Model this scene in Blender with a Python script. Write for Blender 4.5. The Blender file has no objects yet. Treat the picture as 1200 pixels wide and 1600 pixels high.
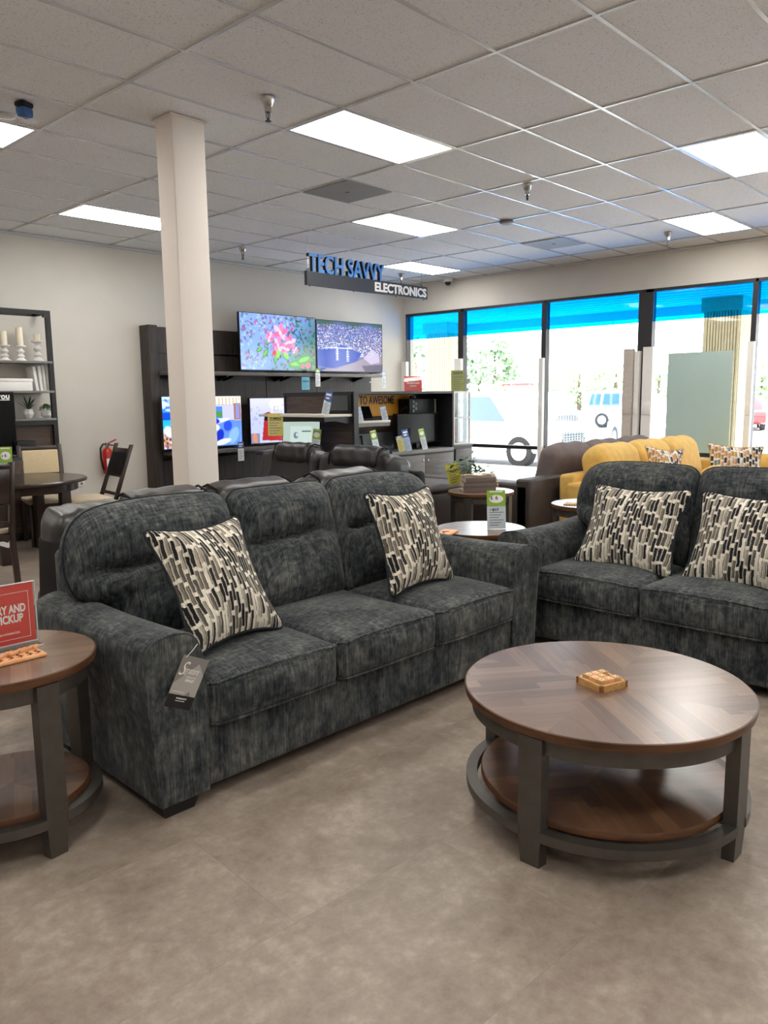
import bpy, bmesh, math, random
import numpy as np
from mathutils import Vector, Matrix, Euler

random.seed(7)
RNG = np.random.RandomState(11)
SC = bpy.context.scene
COL = SC.collection
PI = math.pi


def lin(c):
    """sRGB 0-255 triple to linear rgba"""
    o = []
    for x in c:
        x /= 255.0
        o.append(x / 12.92 if x <= 0.04045 else ((x + 0.055) / 1.055) ** 2.4)
    return (o[0], o[1], o[2], 1.0)


# ------------------------------------------------------------------ materials
def new_mat(name):
    m = bpy.data.materials.new(name)
    m.use_nodes = True
    nt = m.node_tree
    nt.nodes.clear()
    out = nt.nodes.new('ShaderNodeOutputMaterial')
    return m, nt, out


def nd(nt, t, **kw):
    n = nt.nodes.new(t)
    for k, v in kw.items():
        if k == 'inp':
            for a, b in v.items():
                n.inputs[a].default_value = b
        else:
            setattr(n, k, v)
    return n


def lk(nt, a, ao, b, bi):
    nt.links.new(a.outputs[ao], b.inputs[bi])


def ramp(nt, stops, interp='LINEAR'):
    r = nt.nodes.new('ShaderNodeValToRGB')
    cr = r.color_ramp
    cr.interpolation = interp
    while len(cr.elements) < len(stops):
        cr.elements.new(0.5)
    for e, (p, c) in zip(cr.elements, stops):
        e.position = p
        e.color = c
    return r


def math_n(nt, op, a=None, b=None):
    n = nt.nodes.new('ShaderNodeMath')
    n.operation = op
    for i, v in ((0, a), (1, b)):
        if v is None:
            continue
        if isinstance(v, (int, float)):
            n.inputs[i].default_value = v
        else:
            nt.links.new(v, n.inputs[i])
    return n


def mapping(nt, scale=(1, 1, 1), rot=(0, 0, 0), coord='Object'):
    tc = nt.nodes.new('ShaderNodeTexCoord')
    mp = nt.nodes.new('ShaderNodeMapping')
    mp.inputs['Scale'].default_value = scale
    mp.inputs['Rotation'].default_value = rot
    nt.links.new(tc.outputs[coord], mp.inputs['Vector'])
    return mp


def pm(name, col, rough=0.5, metal=0.0, var=0.0, scale=(20, 20, 20), bump=0.0, bscale=None, spec=0.5, coat=0.0, sheen=0.0):
    """plain procedural material: base colour varied by noise, optional bump"""
    m, nt, out = new_mat(name)
    b = nd(nt, 'ShaderNodeBsdfPrincipled')
    b.inputs['Roughness'].default_value = rough
    b.inputs['Metallic'].default_value = metal
    b.inputs['Specular IOR Level'].default_value = spec
    b.inputs['Coat Weight'].default_value = coat
    b.inputs['Sheen Weight'].default_value = sheen
    c = lin(col)
    b.inputs['Base Color'].default_value = c
    lk(nt, b, 0, out, 0)
    mp = mapping(nt, scale)
    nz = nd(nt, 'ShaderNodeTexNoise', inp={'Scale': 1.0, 'Detail': 5.0, 'Roughness': 0.6})
    lk(nt, mp, 0, nz, 'Vector')
    if var > 0:
        lo = tuple(x * (1 - var) for x in c[:3]) + (1,)
        hi = tuple(min(1, x * (1 + var)) for x in c[:3]) + (1,)
        r = ramp(nt, [(0.3, lo), (0.7, hi)])
        lk(nt, nz, 0, r, 0)
        lk(nt, r, 0, b, 'Base Color')
    if bump > 0:
        src = nz
        if bscale:
            mp2 = mapping(nt, bscale)
            src = nd(nt, 'ShaderNodeTexNoise', inp={'Scale': 1.0, 'Detail': 4.0})
            lk(nt, mp2, 0, src, 'Vector')
        bp = nd(nt, 'ShaderNodeBump', inp={'Strength': bump, 'Distance': 0.01})
        lk(nt, src, 0, bp, 'Height')
        lk(nt, bp, 0, b, 'Normal')
    return m


def emis(name, col, s):
    m, nt, out = new_mat(name)
    e = nd(nt, 'ShaderNodeEmission', inp={'Color': lin(col), 'Strength': s})
    lk(nt, e, 0, out, 0)
    return m


def clear_mat(name, tint=(1, 1, 1), gloss=0.08, haze=0.0, hazecol=(1, 1, 1)):
    """thin glass / acrylic sheet"""
    m, nt, out = new_mat(name)
    t = nd(nt, 'ShaderNodeBsdfTransparent', inp={'Color': (*tint, 1)})
    g = nd(nt, 'ShaderNodeBsdfGlossy', inp={'Roughness': 0.02, 'Color': (1, 1, 1, 1)})
    lw = nd(nt, 'ShaderNodeLayerWeight', inp={'Blend': 0.12})
    mul = math_n(nt, 'MULTIPLY_ADD', lw.outputs['Fresnel'], 0.55)
    mul.inputs[2].default_value = gloss * 0.25
    mx = nd(nt, 'ShaderNodeMixShader')
    lk(nt, mul, 0, mx, 0)
    lk(nt, t, 0, mx, 1)
    lk(nt, g, 0, mx, 2)
    last = mx
    if haze > 0:
        d = nd(nt, 'ShaderNodeBsdfTranslucent', inp={'Color': (*hazecol, 1)})
        m2 = nd(nt, 'ShaderNodeMixShader', inp={0: haze})
        lk(nt, mx, 0, m2, 1)
        lk(nt, d, 0, m2, 2)
        last = m2
    lk(nt, last, 0, out, 0)
    return m


def chenille_mat():
    m, nt, out = new_mat('charcoal_chenille')
    b = nd(nt, 'ShaderNodeBsdfPrincipled', inp={'Roughness': 0.9, 'Specular IOR Level': 0.15, 'Sheen Weight': 0.12, 'Sheen Roughness': 0.4})
    lk(nt, b, 0, out, 0)
    outs = []
    for sc in ((150, 16, 9), (16, 150, 9), (42, 42, 28)):
        mp = mapping(nt, sc)
        n = nd(nt, 'ShaderNodeTexNoise', inp={'Scale': 1.0, 'Detail': 3.0, 'Roughness': 0.6})
        lk(nt, mp, 0, n, 'Vector')
        outs.append(n)
    a = math_n(nt, 'ADD', outs[0].outputs[0], outs[1].outputs[0])
    a2 = math_n(nt, 'ADD', a.outputs[0], outs[2].outputs[0])
    mpb = mapping(nt, (5, 5, 4))
    big = nd(nt, 'ShaderNodeTexNoise', inp={'Scale': 1.0, 'Detail': 3.0})
    lk(nt, mpb, 0, big, 'Vector')
    a3 = math_n(nt, 'MULTIPLY_ADD', big.outputs[0], 0.9)
    lk(nt, a2, 0, a3, 2)
    dv = math_n(nt, 'DIVIDE', a3.outputs[0], 3.9)
    r = ramp(nt, [(0.38, lin((24, 28, 31))), (0.46, lin((52, 56, 59))), (0.53, lin((77, 80, 79))), (0.63, lin((118, 118, 112)))])
    lk(nt, dv, 0, r, 0)
    lk(nt, r, 0, b, 'Base Color')
    bp = nd(nt, 'ShaderNodeBump', inp={'Strength': 0.35, 'Distance': 0.006})
    lk(nt, dv, 0, bp, 'Height')
    lk(nt, bp, 0, b, 'Normal')
    return m


def brush_pillow_mat(name, cols, nx=20.0, ny=5.0, gap=0.2):
    """woven brush-stroke bars: columns cut into offset bars of random colour"""
    m, nt, out = new_mat(name)
    b = nd(nt, 'ShaderNodeBsdfPrincipled', inp={'Roughness': 0.85, 'Specular IOR Level': 0.2})
    lk(nt, b, 0, out, 0)
    tc = nd(nt, 'ShaderNodeTexCoord')
    wob = nd(nt, 'ShaderNodeTexNoise', inp={'Scale': 14.0, 'Detail': 4.0, 'Roughness': 0.65})
    lk(nt, tc, 'UV', wob, 'Vector')
    sepw = nd(nt, 'ShaderNodeSeparateColor')
    lk(nt, wob, 'Color', sepw, 0)
    sp = nd(nt, 'ShaderNodeSeparateXYZ')
    lk(nt, tc, 'UV', sp, 0)
    wx = math_n(nt, 'MULTIPLY_ADD', sepw.outputs[0], 0.022)
    lk(nt, sp, 0, wx, 2)
    wy = math_n(nt, 'MULTIPLY_ADD', sepw.outputs[1], 0.07)
    lk(nt, sp, 1, wy, 2)
    ux = math_n(nt, 'MULTIPLY', wx.outputs[0], nx)
    colid = math_n(nt, 'FLOOR', ux.outputs[0])
    fx = math_n(nt, 'FRACT', ux.outputs[0])
    rnd = nd(nt, 'ShaderNodeTexWhiteNoise', noise_dimensions='1D')
    lk(nt, colid, 0, rnd, 'W')
    uy = math_n(nt, 'MULTIPLY_ADD', wy.outputs[0], ny)
    off = math_n(nt, 'MULTIPLY', rnd.outputs[0], 0.9)
    lk(nt, off, 0, uy, 2)
    rowid = math_n(nt, 'FLOOR', uy.outputs[0])
    fy = math_n(nt, 'FRACT', uy.outputs[0])
    cb = nd(nt, 'ShaderNodeCombineXYZ')
    lk(nt, colid, 0, cb, 0)
    lk(nt, rowid, 0, cb, 1)
    wn = nd(nt, 'ShaderNodeTexWhiteNoise', noise_dimensions='2D')
    lk(nt, cb, 0, wn, 'Vector')
    n = len(cols)
    r = ramp(nt, [(i / n, lin(c)) for i, c in enumerate(cols)], 'CONSTANT')
    lk(nt, wn, 0, r, 0)
    # cream gaps at the bar ends and thin cream line between columns
    g1 = math_n(nt, 'LESS_THAN', fy.outputs[0], gap)
    wn2 = math_n(nt, 'MULTIPLY', sepw.outputs[2], 0.55)
    g2 = math_n(nt, 'LESS_THAN', fx.outputs[0], wn2.outputs[0])
    g2b = math_n(nt, 'MULTIPLY', g2.outputs[0], 0.55)
    gm = math_n(nt, 'MAXIMUM', g1.outputs[0], g2b.outputs[0])
    # dark thin outline of the bars
    o1 = math_n(nt, 'GREATER_THAN', fx.outputs[0], 0.86)
    mx0 = nd(nt, 'ShaderNodeMix', data_type='RGBA')
    lk(nt, o1, 0, mx0, 0)
    nt.links.new(r.outputs[0], mx0.inputs[6])
    mx0.inputs[7].default_value = lin((30, 28, 28))
    mx = nd(nt, 'ShaderNodeMix', data_type='RGBA')
    lk(nt, gm, 0, mx, 0)
    nt.links.new(mx0.outputs[2], mx.inputs[6])
    mx.inputs[7].default_value = lin((225, 218, 203))
    # threads running along the bars
    mpf = nd(nt, 'ShaderNodeMapping'); mpf.inputs['Scale'].default_value = (110, 9, 1)
    lk(nt, tc, 'UV', mpf, 'Vector')
    fib = nd(nt, 'ShaderNodeTexNoise', inp={'Scale': 1.0, 'Detail': 3.0, 'Roughness': 0.7})
    lk(nt, mpf, 0, fib, 'Vector')
    fr = ramp(nt, [(0.35, (.62, .61, .6, 1)), (0.65, (1.12, 1.12, 1.12, 1))])
    lk(nt, fib, 0, fr, 0)
    mxf = nd(nt, 'ShaderNodeMix', data_type='RGBA', blend_type='MULTIPLY')
    mxf.inputs[0].default_value = 0.8
    nt.links.new(mx.outputs[2], mxf.inputs[6]); nt.links.new(fr.outputs[0], mxf.inputs[7])
    nt.links.new(mxf.outputs[2], b.inputs['Base Color'])
    bp = nd(nt, 'ShaderNodeBump', inp={'Strength': 0.25, 'Distance': 0.004})
    fine = nd(nt, 'ShaderNodeTexNoise', inp={'Scale': 120.0, 'Detail': 2.0})
    lk(nt, tc, 'UV', fine, 'Vector')
    lk(nt, fine, 0, bp, 'Height')
    lk(nt, bp, 0, b, 'Normal')
    return m


def veneer_mat(name, dark, light, rough=0.32, plank=0.055, coat=0.25):
    """planked wood veneer, grain along U, planks across V (uv in metres)"""
    m, nt, out = new_mat(name)
    b = nd(nt, 'ShaderNodeBsdfPrincipled', inp={'Roughness': rough, 'Specular IOR Level': 0.5, 'Coat Weight': coat, 'Coat Roughness': 0.2})
    lk(nt, b, 0, out, 0)
    tc = nd(nt, 'ShaderNodeTexCoord')
    sp = nd(nt, 'ShaderNodeSeparateXYZ')
    lk(nt, tc, 'UV', sp, 0)
    v = math_n(nt, 'DIVIDE', sp.outputs[1], plank)
    pid = math_n(nt, 'FLOOR', v.outputs[0])
    wn = nd(nt, 'ShaderNodeTexWhiteNoise', noise_dimensions='1D')
    lk(nt, pid, 0, wn, 'W')
    # each strip is cut into boards along its length
    uo = math_n(nt, 'MULTIPLY_ADD', wn.outputs[0], 0.7)
    lk(nt, sp, 0, uo, 2)
    ub = math_n(nt, 'DIVIDE', uo.outputs[0], 0.62)
    bid = math_n(nt, 'FLOOR', ub.outputs[0])
    cb = nd(nt, 'ShaderNodeCombineXYZ')
    lk(nt, pid, 0, cb, 0)
    lk(nt, bid, 0, cb, 1)
    wn2 = nd(nt, 'ShaderNodeTexWhiteNoise', noise_dimensions='2D')
    lk(nt, cb, 0, wn2, 'Vector')
    mp = nd(nt, 'ShaderNodeMapping')
    mp.inputs['Scale'].default_value = (5, 70, 1)
    lk(nt, tc, 'UV', mp, 'Vector')
    va = nd(nt, 'ShaderNodeVectorMath', operation='ADD')
    lk(nt, mp, 0, va, 0)
    vs = nd(nt, 'ShaderNodeVectorMath', operation='SCALE')
    vs.inputs[3].default_value = 20.0
    lk(nt, wn2, 'Color', vs, 0)
    lk(nt, vs, 0, va, 1)
    g = nd(nt, 'ShaderNodeTexNoise', inp={'Scale': 1.0, 'Detail': 6.0, 'Roughness': 0.65, 'Distortion': 0.6})
    lk(nt, va, 0, g, 'Vector')
    mixv = math_n(nt, 'MULTIPLY_ADD', wn2.outputs[0], 0.40)
    gm = math_n(nt, 'MULTIPLY', g.outputs[0], 0.62)
    lk(nt, gm, 0, mixv, 2)
    r = ramp(nt, [(0.15, lin(dark)), (0.5, lin(tuple((a + c) / 2 for a, c in zip(dark, light)))), (0.85, lin(light))])
    lk(nt, mixv, 0, r, 0)
    lk(nt, r, 0, b, 'Base Color')
    return m


def grain_mat(name, dark, light, scale=(4, 4, 60), rough=0.5, spec=0.4, coat=0.0):
    m, nt, out = new_mat(name)
    b = nd(nt, 'ShaderNodeBsdfPrincipled', inp={'Roughness': rough, 'Specular IOR Level': spec, 'Coat Weight': coat, 'Coat Roughness': 0.2})
    lk(nt, b, 0, out, 0)
    mp = mapping(nt, scale)
    n = nd(nt, 'ShaderNodeTexNoise', inp={'Scale': 1.0, 'Detail': 6.0, 'Roughness': 0.6, 'Distortion': 0.4})
    lk(nt, mp, 0, n, 'Vector')
    r = ramp(nt, [(0.3, lin(dark)), (0.7, lin(light))])
    lk(nt, n, 0, r, 0)
    lk(nt, r, 0, b, 'Base Color')
    return m


def floor_mat():
    m, nt, out = new_mat('stone_vinyl_floor')
    b = nd(nt, 'ShaderNodeBsdfPrincipled', inp={'Roughness': 0.42, 'Specular IOR Level': 0.4})
    lk(nt, b, 0, out, 0)
    mp = mapping(nt, (1, 1, 1), (0, 0, math.radians(4)))
    br = nd(nt, 'ShaderNodeTexBrick', offset=0.5, inp={'Scale': 1.0, 'Mortar Size': 0.0012, 'Mortar Smooth': 0.3, 'Brick Width': 1.22, 'Row Height': 0.61,
            'Color1': (0.2, 0.2, 0.2, 1), 'Color2': (0.8, 0.8, 0.8, 1), 'Mortar': (0.0, 0.0, 0.0, 1)})
    lk(nt, mp, 0, br, 'Vector')
    off = nd(nt, 'ShaderNodeVectorMath', operation='SCALE')
    off.inputs[3].default_value = 7.0
    lk(nt, br, 'Color', off, 0)
    add = nd(nt, 'ShaderNodeVectorMath', operation='ADD')
    lk(nt, mp, 0, add, 0)
    lk(nt, off, 0, add, 1)
    n1 = nd(nt, 'ShaderNodeTexNoise', inp={'Scale': 3.4, 'Detail': 10.0, 'Roughness': 0.68, 'Distortion': 0.15})
    lk(nt, add, 0, n1, 'Vector')
    n2 = nd(nt, 'ShaderNodeTexNoise', inp={'Scale': 17.0, 'Detail': 8.0, 'Roughness': 0.72, 'Distortion': 0.15})
    lk(nt, add, 0, n2, 'Vector')
    s = math_n(nt, 'MULTIPLY_ADD', n2.outputs[0], 0.55)
    s0 = math_n(nt, 'MULTIPLY', n1.outputs[0], 0.55)
    lk(nt, s0, 0, s, 2)
    r = ramp(nt, [(0.36, lin((114, 101, 90))), (0.5, lin((138, 124, 112))), (0.57, lin((147, 133, 121))), (0.70, lin((170, 157, 143)))])
    lk(nt, s, 0, r, 0)
    mx = nd(nt, 'ShaderNodeMix', data_type='RGBA', blend_type='MULTIPLY')
    mfac = math_n(nt, 'MULTIPLY', br.outputs['Fac'], 0.25)
    lk(nt, mfac, 0, mx, 0)
    nt.links.new(r.outputs[0], mx.inputs[6])
    mx.inputs[7].default_value = (0.25, 0.23, 0.2, 1)
    nt.links.new(mx.outputs[2], b.inputs['Base Color'])
    rr = ramp(nt, [(0.3, (0.36, 0.36, 0.36, 1)), (0.7, (0.52, 0.52, 0.52, 1))])
    lk(nt, n2, 0, rr, 0)
    lk(nt, rr, 0, b, 'Roughness')
    bp = nd(nt, 'ShaderNodeBump', inp={'Strength': 0.06, 'Distance': 0.004})
    lk(nt, n2, 0, bp, 'Height')
    lk(nt, bp, 0, b, 'Normal')
    return m


def tile_mat():
    m, nt, out = new_mat('acoustic_tile')
    b = nd(nt, 'ShaderNodeBsdfPrincipled', inp={'Roughness': 0.95, 'Specular IOR Level': 0.1})
    lk(nt, b, 0, out, 0)
    mp = mapping(nt, (1, 1, 1))
    n = nd(nt, 'ShaderNodeTexNoise', inp={'Scale': 95.0, 'Detail': 3.0, 'Roughness': 0.7})
    lk(nt, mp, 0, n, 'Vector')
    r = ramp(nt, [(0.30, lin((160, 160, 160))), (0.40, lin((230, 231, 233))), (0.7, lin((238, 239, 241)))])
    lk(nt, n, 0, r, 0)
    lk(nt, r, 0, b, 'Base Color')
    bp = nd(nt, 'ShaderNodeBump', inp={'Strength': 0.3, 'Distance': 0.004})
    lk(nt, n, 0, bp, 'Height')
    lk(nt, bp, 0, b, 'Normal')
    return m


def screen_mat(name, strength):
    """lit screen showing the picture stored as the panel's colour attribute"""
    m, nt, out = new_mat(name)
    a = nd(nt, 'ShaderNodeAttribute', attribute_name='picture')
    e = nd(nt, 'ShaderNodeEmission', inp={'Strength': strength})
    lk(nt, a, 'Color', e, 'Color')
    g = nd(nt, 'ShaderNodeBsdfGlossy', inp={'Roughness': 0.15, 'Color': (0.04, 0.04, 0.04, 1)})
    ad = nd(nt, 'ShaderNodeAddShader')
    lk(nt, e, 0, ad, 0)
    lk(nt, g, 0, ad, 1)
    lk(nt, ad, 0, out, 0)
    return m


MT = {}
MT['wall'] = pm('wall_paint', (206, 201, 192), 0.85, var=0.02, scale=(3, 3, 3), bump=0.05, bscale=(90, 90, 90), spec=0.2)
MT['column'] = pm('column_paint', (226, 217, 208), 0.7, var=0.015, scale=(3, 3, 3), spec=0.3)
MT['floor'] = floor_mat()
MT['tile'] = tile_mat()
MT['grid'] = pm('grid_white', (204, 206, 208), 0.24, var=0.02)
MT['panel'] = emis('light_diffuser', (255, 252, 246), 10.0)
MT['chenille'] = chenille_mat()
MT['piping'] = pm('charcoal_piping', (38, 42, 46), 0.85, var=0.35, scale=(90, 90, 90), spec=0.15)
MT['pillow'] = brush_pillow_mat('brush_stroke_weave', [(34, 32, 34), (150, 141, 126), (224, 217, 202), (120, 112, 100), (46, 44, 45), (171, 162, 146), (96, 90, 82), (28, 27, 30)], 31, 5.6, 0.17)
MT['pillow_warm'] = brush_pillow_mat('multicolour_weave', [(60, 52, 46), (203, 142, 92), (224, 217, 202), (186, 146, 70), (52, 58, 70), (228, 218, 200), (214, 160, 118), (122, 128, 120)], 18, 4.6, 0.26)
MT['pillow_back'] = pm('pillow_back_fabric', (45, 48, 50), 0.9, var=0.3, scale=(60, 60, 60))
MT['yellow_back'] = pm('ochre_plain_fabric', (190, 138, 66), 0.9, var=0.1, scale=(60, 60, 60))
MT['black_foot'] = pm('black_plastic_foot', (20, 20, 21), 0.5, var=0.1)
MT['veneer'] = veneer_mat('walnut_veneer', (84, 64, 52), (142, 116, 96), 0.28, .06, .45)
MT['veneer_dark'] = veneer_mat('walnut_veneer_brown', (66, 44, 32), (128, 92, 66), 0.3)
MT['edge_wood'] = grain_mat('walnut_edge', (64, 40, 25), (104, 68, 42), (5, 5, 40), 0.4)
MT['pewter'] = pm('pewter_metal', (92, 88, 83), 0.42, 0.7, var=0.12, scale=(14, 14, 14), bump=0.04)
MT['dark_table'] = grain_mat('espresso_wood', (30, 20, 17), (54, 37, 30), (4, 40, 4), 0.3, coat=0.4)
MT['leather'] = pm('black_leather', (31, 29, 29), 0.36, var=0.22, scale=(5, 5, 5), bump=0.18, bscale=(140, 140, 140), spec=0.5)
MT['leather_grey'] = pm('smoky_leather', (46, 43, 41), 0.33, var=0.16, scale=(5, 5, 5), bump=0.18, bscale=(140, 140, 140), spec=0.5)
MT['leather_panel'] = pm('black_vinyl_back', (20, 18, 19), 0.55, var=0.2, scale=(6, 6, 6), spec=0.15)
MT['brown'] = pm('brown_faux_leather', (56, 48, 45), 0.55, var=0.15, scale=(6, 6, 6), bump=0.1, bscale=(80, 80, 80))
MT['brown_cushion'] = pm('grey_brown_fabric', (104, 92, 90), 0.75, var=0.15, scale=(9, 9, 9), bump=0.1, bscale=(60, 60, 60))
MT['yellow'] = pm('mustard_fabric', (204, 164, 84), 0.9, var=0.12, scale=(14, 14, 14), bump=0.15, bscale=(160, 160, 160), sheen=0.1)
MT['unit_wood'] = grain_mat('charcoal_oak', (42, 37, 36), (70, 62, 58), (30, 30, 3), 0.55)
MT['unit_grey'] = grain_mat('grey_oak', (84, 80, 77), (112, 107, 102), (3, 30, 30), 0.5)
MT['walnut_panel'] = grain_mat('walnut_panel', (56, 44, 38), (92, 75, 64), (3, 3, 40), 0.5)
MT['black_frame'] = pm('black_laminate', (30, 29, 31), 0.45, var=0.1)
MT['black_metal'] = pm('black_metal', (18, 18, 19), 0.4, var=0.1)
MT['white_shelf'] = pm('white_laminate', (212, 205, 192), 0.4, var=0.02)
MT['grey_shelf'] = pm('grey_laminate', (120, 118, 115), 0.5, var=0.05)
MT['bronze'] = pm('dark_bronze_aluminium', (44, 42, 44), 0.45, 0.3, var=0.08)
MT['glass'] = clear_mat('window_glass', (0.97, 0.99, 0.98), 0.06)
MT['film'] = clear_mat('blue_tint_film', (0.0, 0.33, 0.98), 0.04)
MT['acrylic'] = clear_mat('clear_acrylic', (0.96, 0.98, 0.99), 0.1)
MT['case_glass'] = clear_mat('display_case_glass', (0.92, 0.96, 0.97), 0.12)
MT['acrylic_edge'] = pm('acrylic_edge', (226, 228, 230), 0.2, var=0.02)
MT['black_plastic'] = pm('black_plastic', (18, 18, 20), 0.42, var=0.08, spec=0.3)
MT['grey_plastic'] = pm('grey_plastic', (66, 71, 74), 0.4, var=0.05)
MT['dark_screen'] = pm('dark_screen', (10, 11, 13), 0.22, var=0.05, spec=0.2)
MT['white'] = pm('white_matte', (232, 230, 226), 0.6, var=0.02)
MT['cream'] = pm('candle_wax', (232, 222, 200), 0.5, var=0.03)
MT['cream_fabric'] = pm('cream_linen', (212, 192, 156), 0.9, var=0.1, scale=(90, 90, 90))
MT['seat_cream'] = pm('cream_seat_fabric', (198, 183, 158), 0.9, var=0.08, scale=(60, 60, 60))
MT['paper_white'] = pm('white_card', (226, 228, 232), 0.7, var=0.02)
MT['paper_green'] = pm('lime_card', (140, 178, 62), 0.7, var=0.03)
MT['paper_yellow'] = pm('yellow_card', (226, 208, 62), 0.7, var=0.03)
MT['paper_straw'] = pm('straw_card', (210, 196, 112), 0.7, var=0.03)
MT['paper_olive'] = pm('olive_card', (168, 168, 92), 0.7, var=0.03)
MT['paper_cyan'] = pm('cyan_card', (110, 186, 208), 0.7, var=0.03)
MT['paper_blue'] = pm('blue_card', (72, 96, 158), 0.7, var=0.03)
MT['paper_red'] = pm('red_card', (228, 74, 64), 0.55, var=0.03)
MT['paper_pale_blue'] = pm('pale_blue_card', (178, 196, 224), 0.7, var=0.03)
MT['tag_grey'] = pm('grey_tag_card', (134, 131, 128), 0.55, var=0.02)
MT['tag_light'] = pm('light_tag_card', (174, 171, 167), 0.55, var=0.02)
MT['tag_black'] = pm('black_tag_card', (24, 24, 25), 0.5, var=0.02)
MT['ink'] = pm('dark_ink', (40, 40, 46), 0.8, var=0.02)
MT['ink_faint'] = pm('faint_ink', (120, 122, 132), 0.8, var=0.02)
MT['print_white'] = pm('white_print', (240, 238, 234), 0.6, var=0.01)
MT['print_purple'] = pm('purple_print', (56, 34, 66), 0.6, var=0.02)
MT['sign_orange'] = pm('orange_board', (234, 168, 44), 0.5, var=0.03)
MT['sign_blue'] = pm('blue_letter_face', (74, 136, 208), 0.45, var=0.03)
MT['sign_black'] = pm('black_sign_board', (46, 46, 50), 0.5, var=0.05)
MT['game_wood'] = grain_mat('beech_game_wood', (176, 128, 76), (214, 170, 112), (20, 90, 90), 0.5)
MT['game_dark'] = grain_mat('brown_game_wood', (110, 66, 38), (150, 98, 60), (20, 90, 90), 0.5)
MT['puzzle_wood'] = grain_mat('cherry_puzzle_wood', (204, 140, 92), (232, 178, 128), (30, 90, 90), 0.5)
MT['mark'] = pm('engraved_mark', (236, 214, 178), 0.7, var=0.02)
MT['burnt'] = pm('burnt_wood_mark', (74, 36, 22), 0.8, var=0.1)
MT['book'] = pm('greige_book_cloth', (104, 92, 86), 0.8, var=0.05, scale=(80, 80, 80))
MT['pages'] = pm('book_pages', (204, 188, 175), 0.9, var=0.06, scale=(2, 2, 300))
MT['bead'] = pm('wooden_bead', (196, 168, 130), 0.6, var=0.1)
MT['leaf'] = pm('green_leaf', (72, 98, 74), 0.5, var=0.25, scale=(30, 30, 30))
MT['leaf_bright'] = pm('bright_leaf', (66, 122, 48), 0.55, var=0.25, scale=(40, 40, 40))
MT['aloe'] = pm('aloe_leaf', (44, 70, 44), 0.5, var=0.2, scale=(30, 30, 30))
MT['pot'] = pm('dark_pot', (70, 64, 58), 0.6, var=0.1)
MT['red'] = pm('extinguisher_red', (182, 30, 28), 0.3, var=0.03)
MT['chrome'] = pm('brushed_chrome', (190, 188, 184), 0.25, 0.9, var=0.05)
MT['vent'] = pm('grey_vent_grille', (138, 138, 138), 0.6, var=0.12, scale=(160, 160, 4))
MT['sensor_blue'] = pm('blue_tinted_cover', (54, 98, 158), 0.15, var=0.05)
MT['cardboard'] = pm('grey_cardboard', (196, 186, 176), 0.85, var=0.06, scale=(6, 6, 20))
MT['poster'] = pm('poster_reverse', (168, 190, 186), 0.75, var=0.03, scale=(2, 2, 2))
MT['asphalt'] = pm('pale_asphalt', (150, 150, 152), 0.9, var=0.12, scale=(2, 2, 2), bump=0.1, bscale=(40, 40, 40))
MT['sidewalk'] = pm('concrete_walk', (186, 182, 176), 0.9, var=0.06, scale=(3, 3, 3))
MT['rib_block'] = pm('cream_split_block', (206, 192, 160), 0.95, var=0.1, scale=(12, 12, 12), bump=0.3, bscale=(30, 30, 30))
MT['soffit'] = pm('soffit_panel', (214, 214, 212), 0.8, var=0.03)
MT['car_white'] = pm('white_car_paint', (236, 236, 238), 0.25, var=0.01, coat=0.6)
MT['car_silver'] = pm('silver_car_paint', (170, 176, 184), 0.3, 0.3, var=0.02, coat=0.6)
MT['car_dark'] = pm('dark_car_paint', (52, 56, 66), 0.25, 0.2, var=0.02, coat=0.6)
MT['car_red'] = pm('red_car_paint', (150, 40, 40), 0.25, 0.1, var=0.02, coat=0.6)
MT['car_glass'] = pm('car_glass', (60, 92, 118), 0.08, var=0.05, coat=0.5)
MT['tyre'] = pm('tyre_rubber', (44, 44, 46), 0.85, var=0.1)
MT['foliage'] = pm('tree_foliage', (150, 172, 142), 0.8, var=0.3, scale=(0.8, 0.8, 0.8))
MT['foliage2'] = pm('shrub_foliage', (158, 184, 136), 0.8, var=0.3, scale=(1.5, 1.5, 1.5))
MT['bark'] = pm('tree_bark', (94, 80, 66), 0.9, var=0.2)
MT['pole'] = pm('grey_pole', (150, 150, 150), 0.5, 0.4, var=0.05)
MT['shop_wall'] = pm('far_shop_wall', (206, 202, 196), 0.8, var=0.03)
MT['shop_teal'] = pm('far_teal_roof', (64, 140, 150), 0.6, var=0.05)
MT['shop_red'] = pm('far_red_roof', (150, 80, 78), 0.6, var=0.05)
MT['screen'] = screen_mat('lit_screen', 1.0)
MT['screen_low'] = screen_mat('dim_lit_screen', 0.9)

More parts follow.
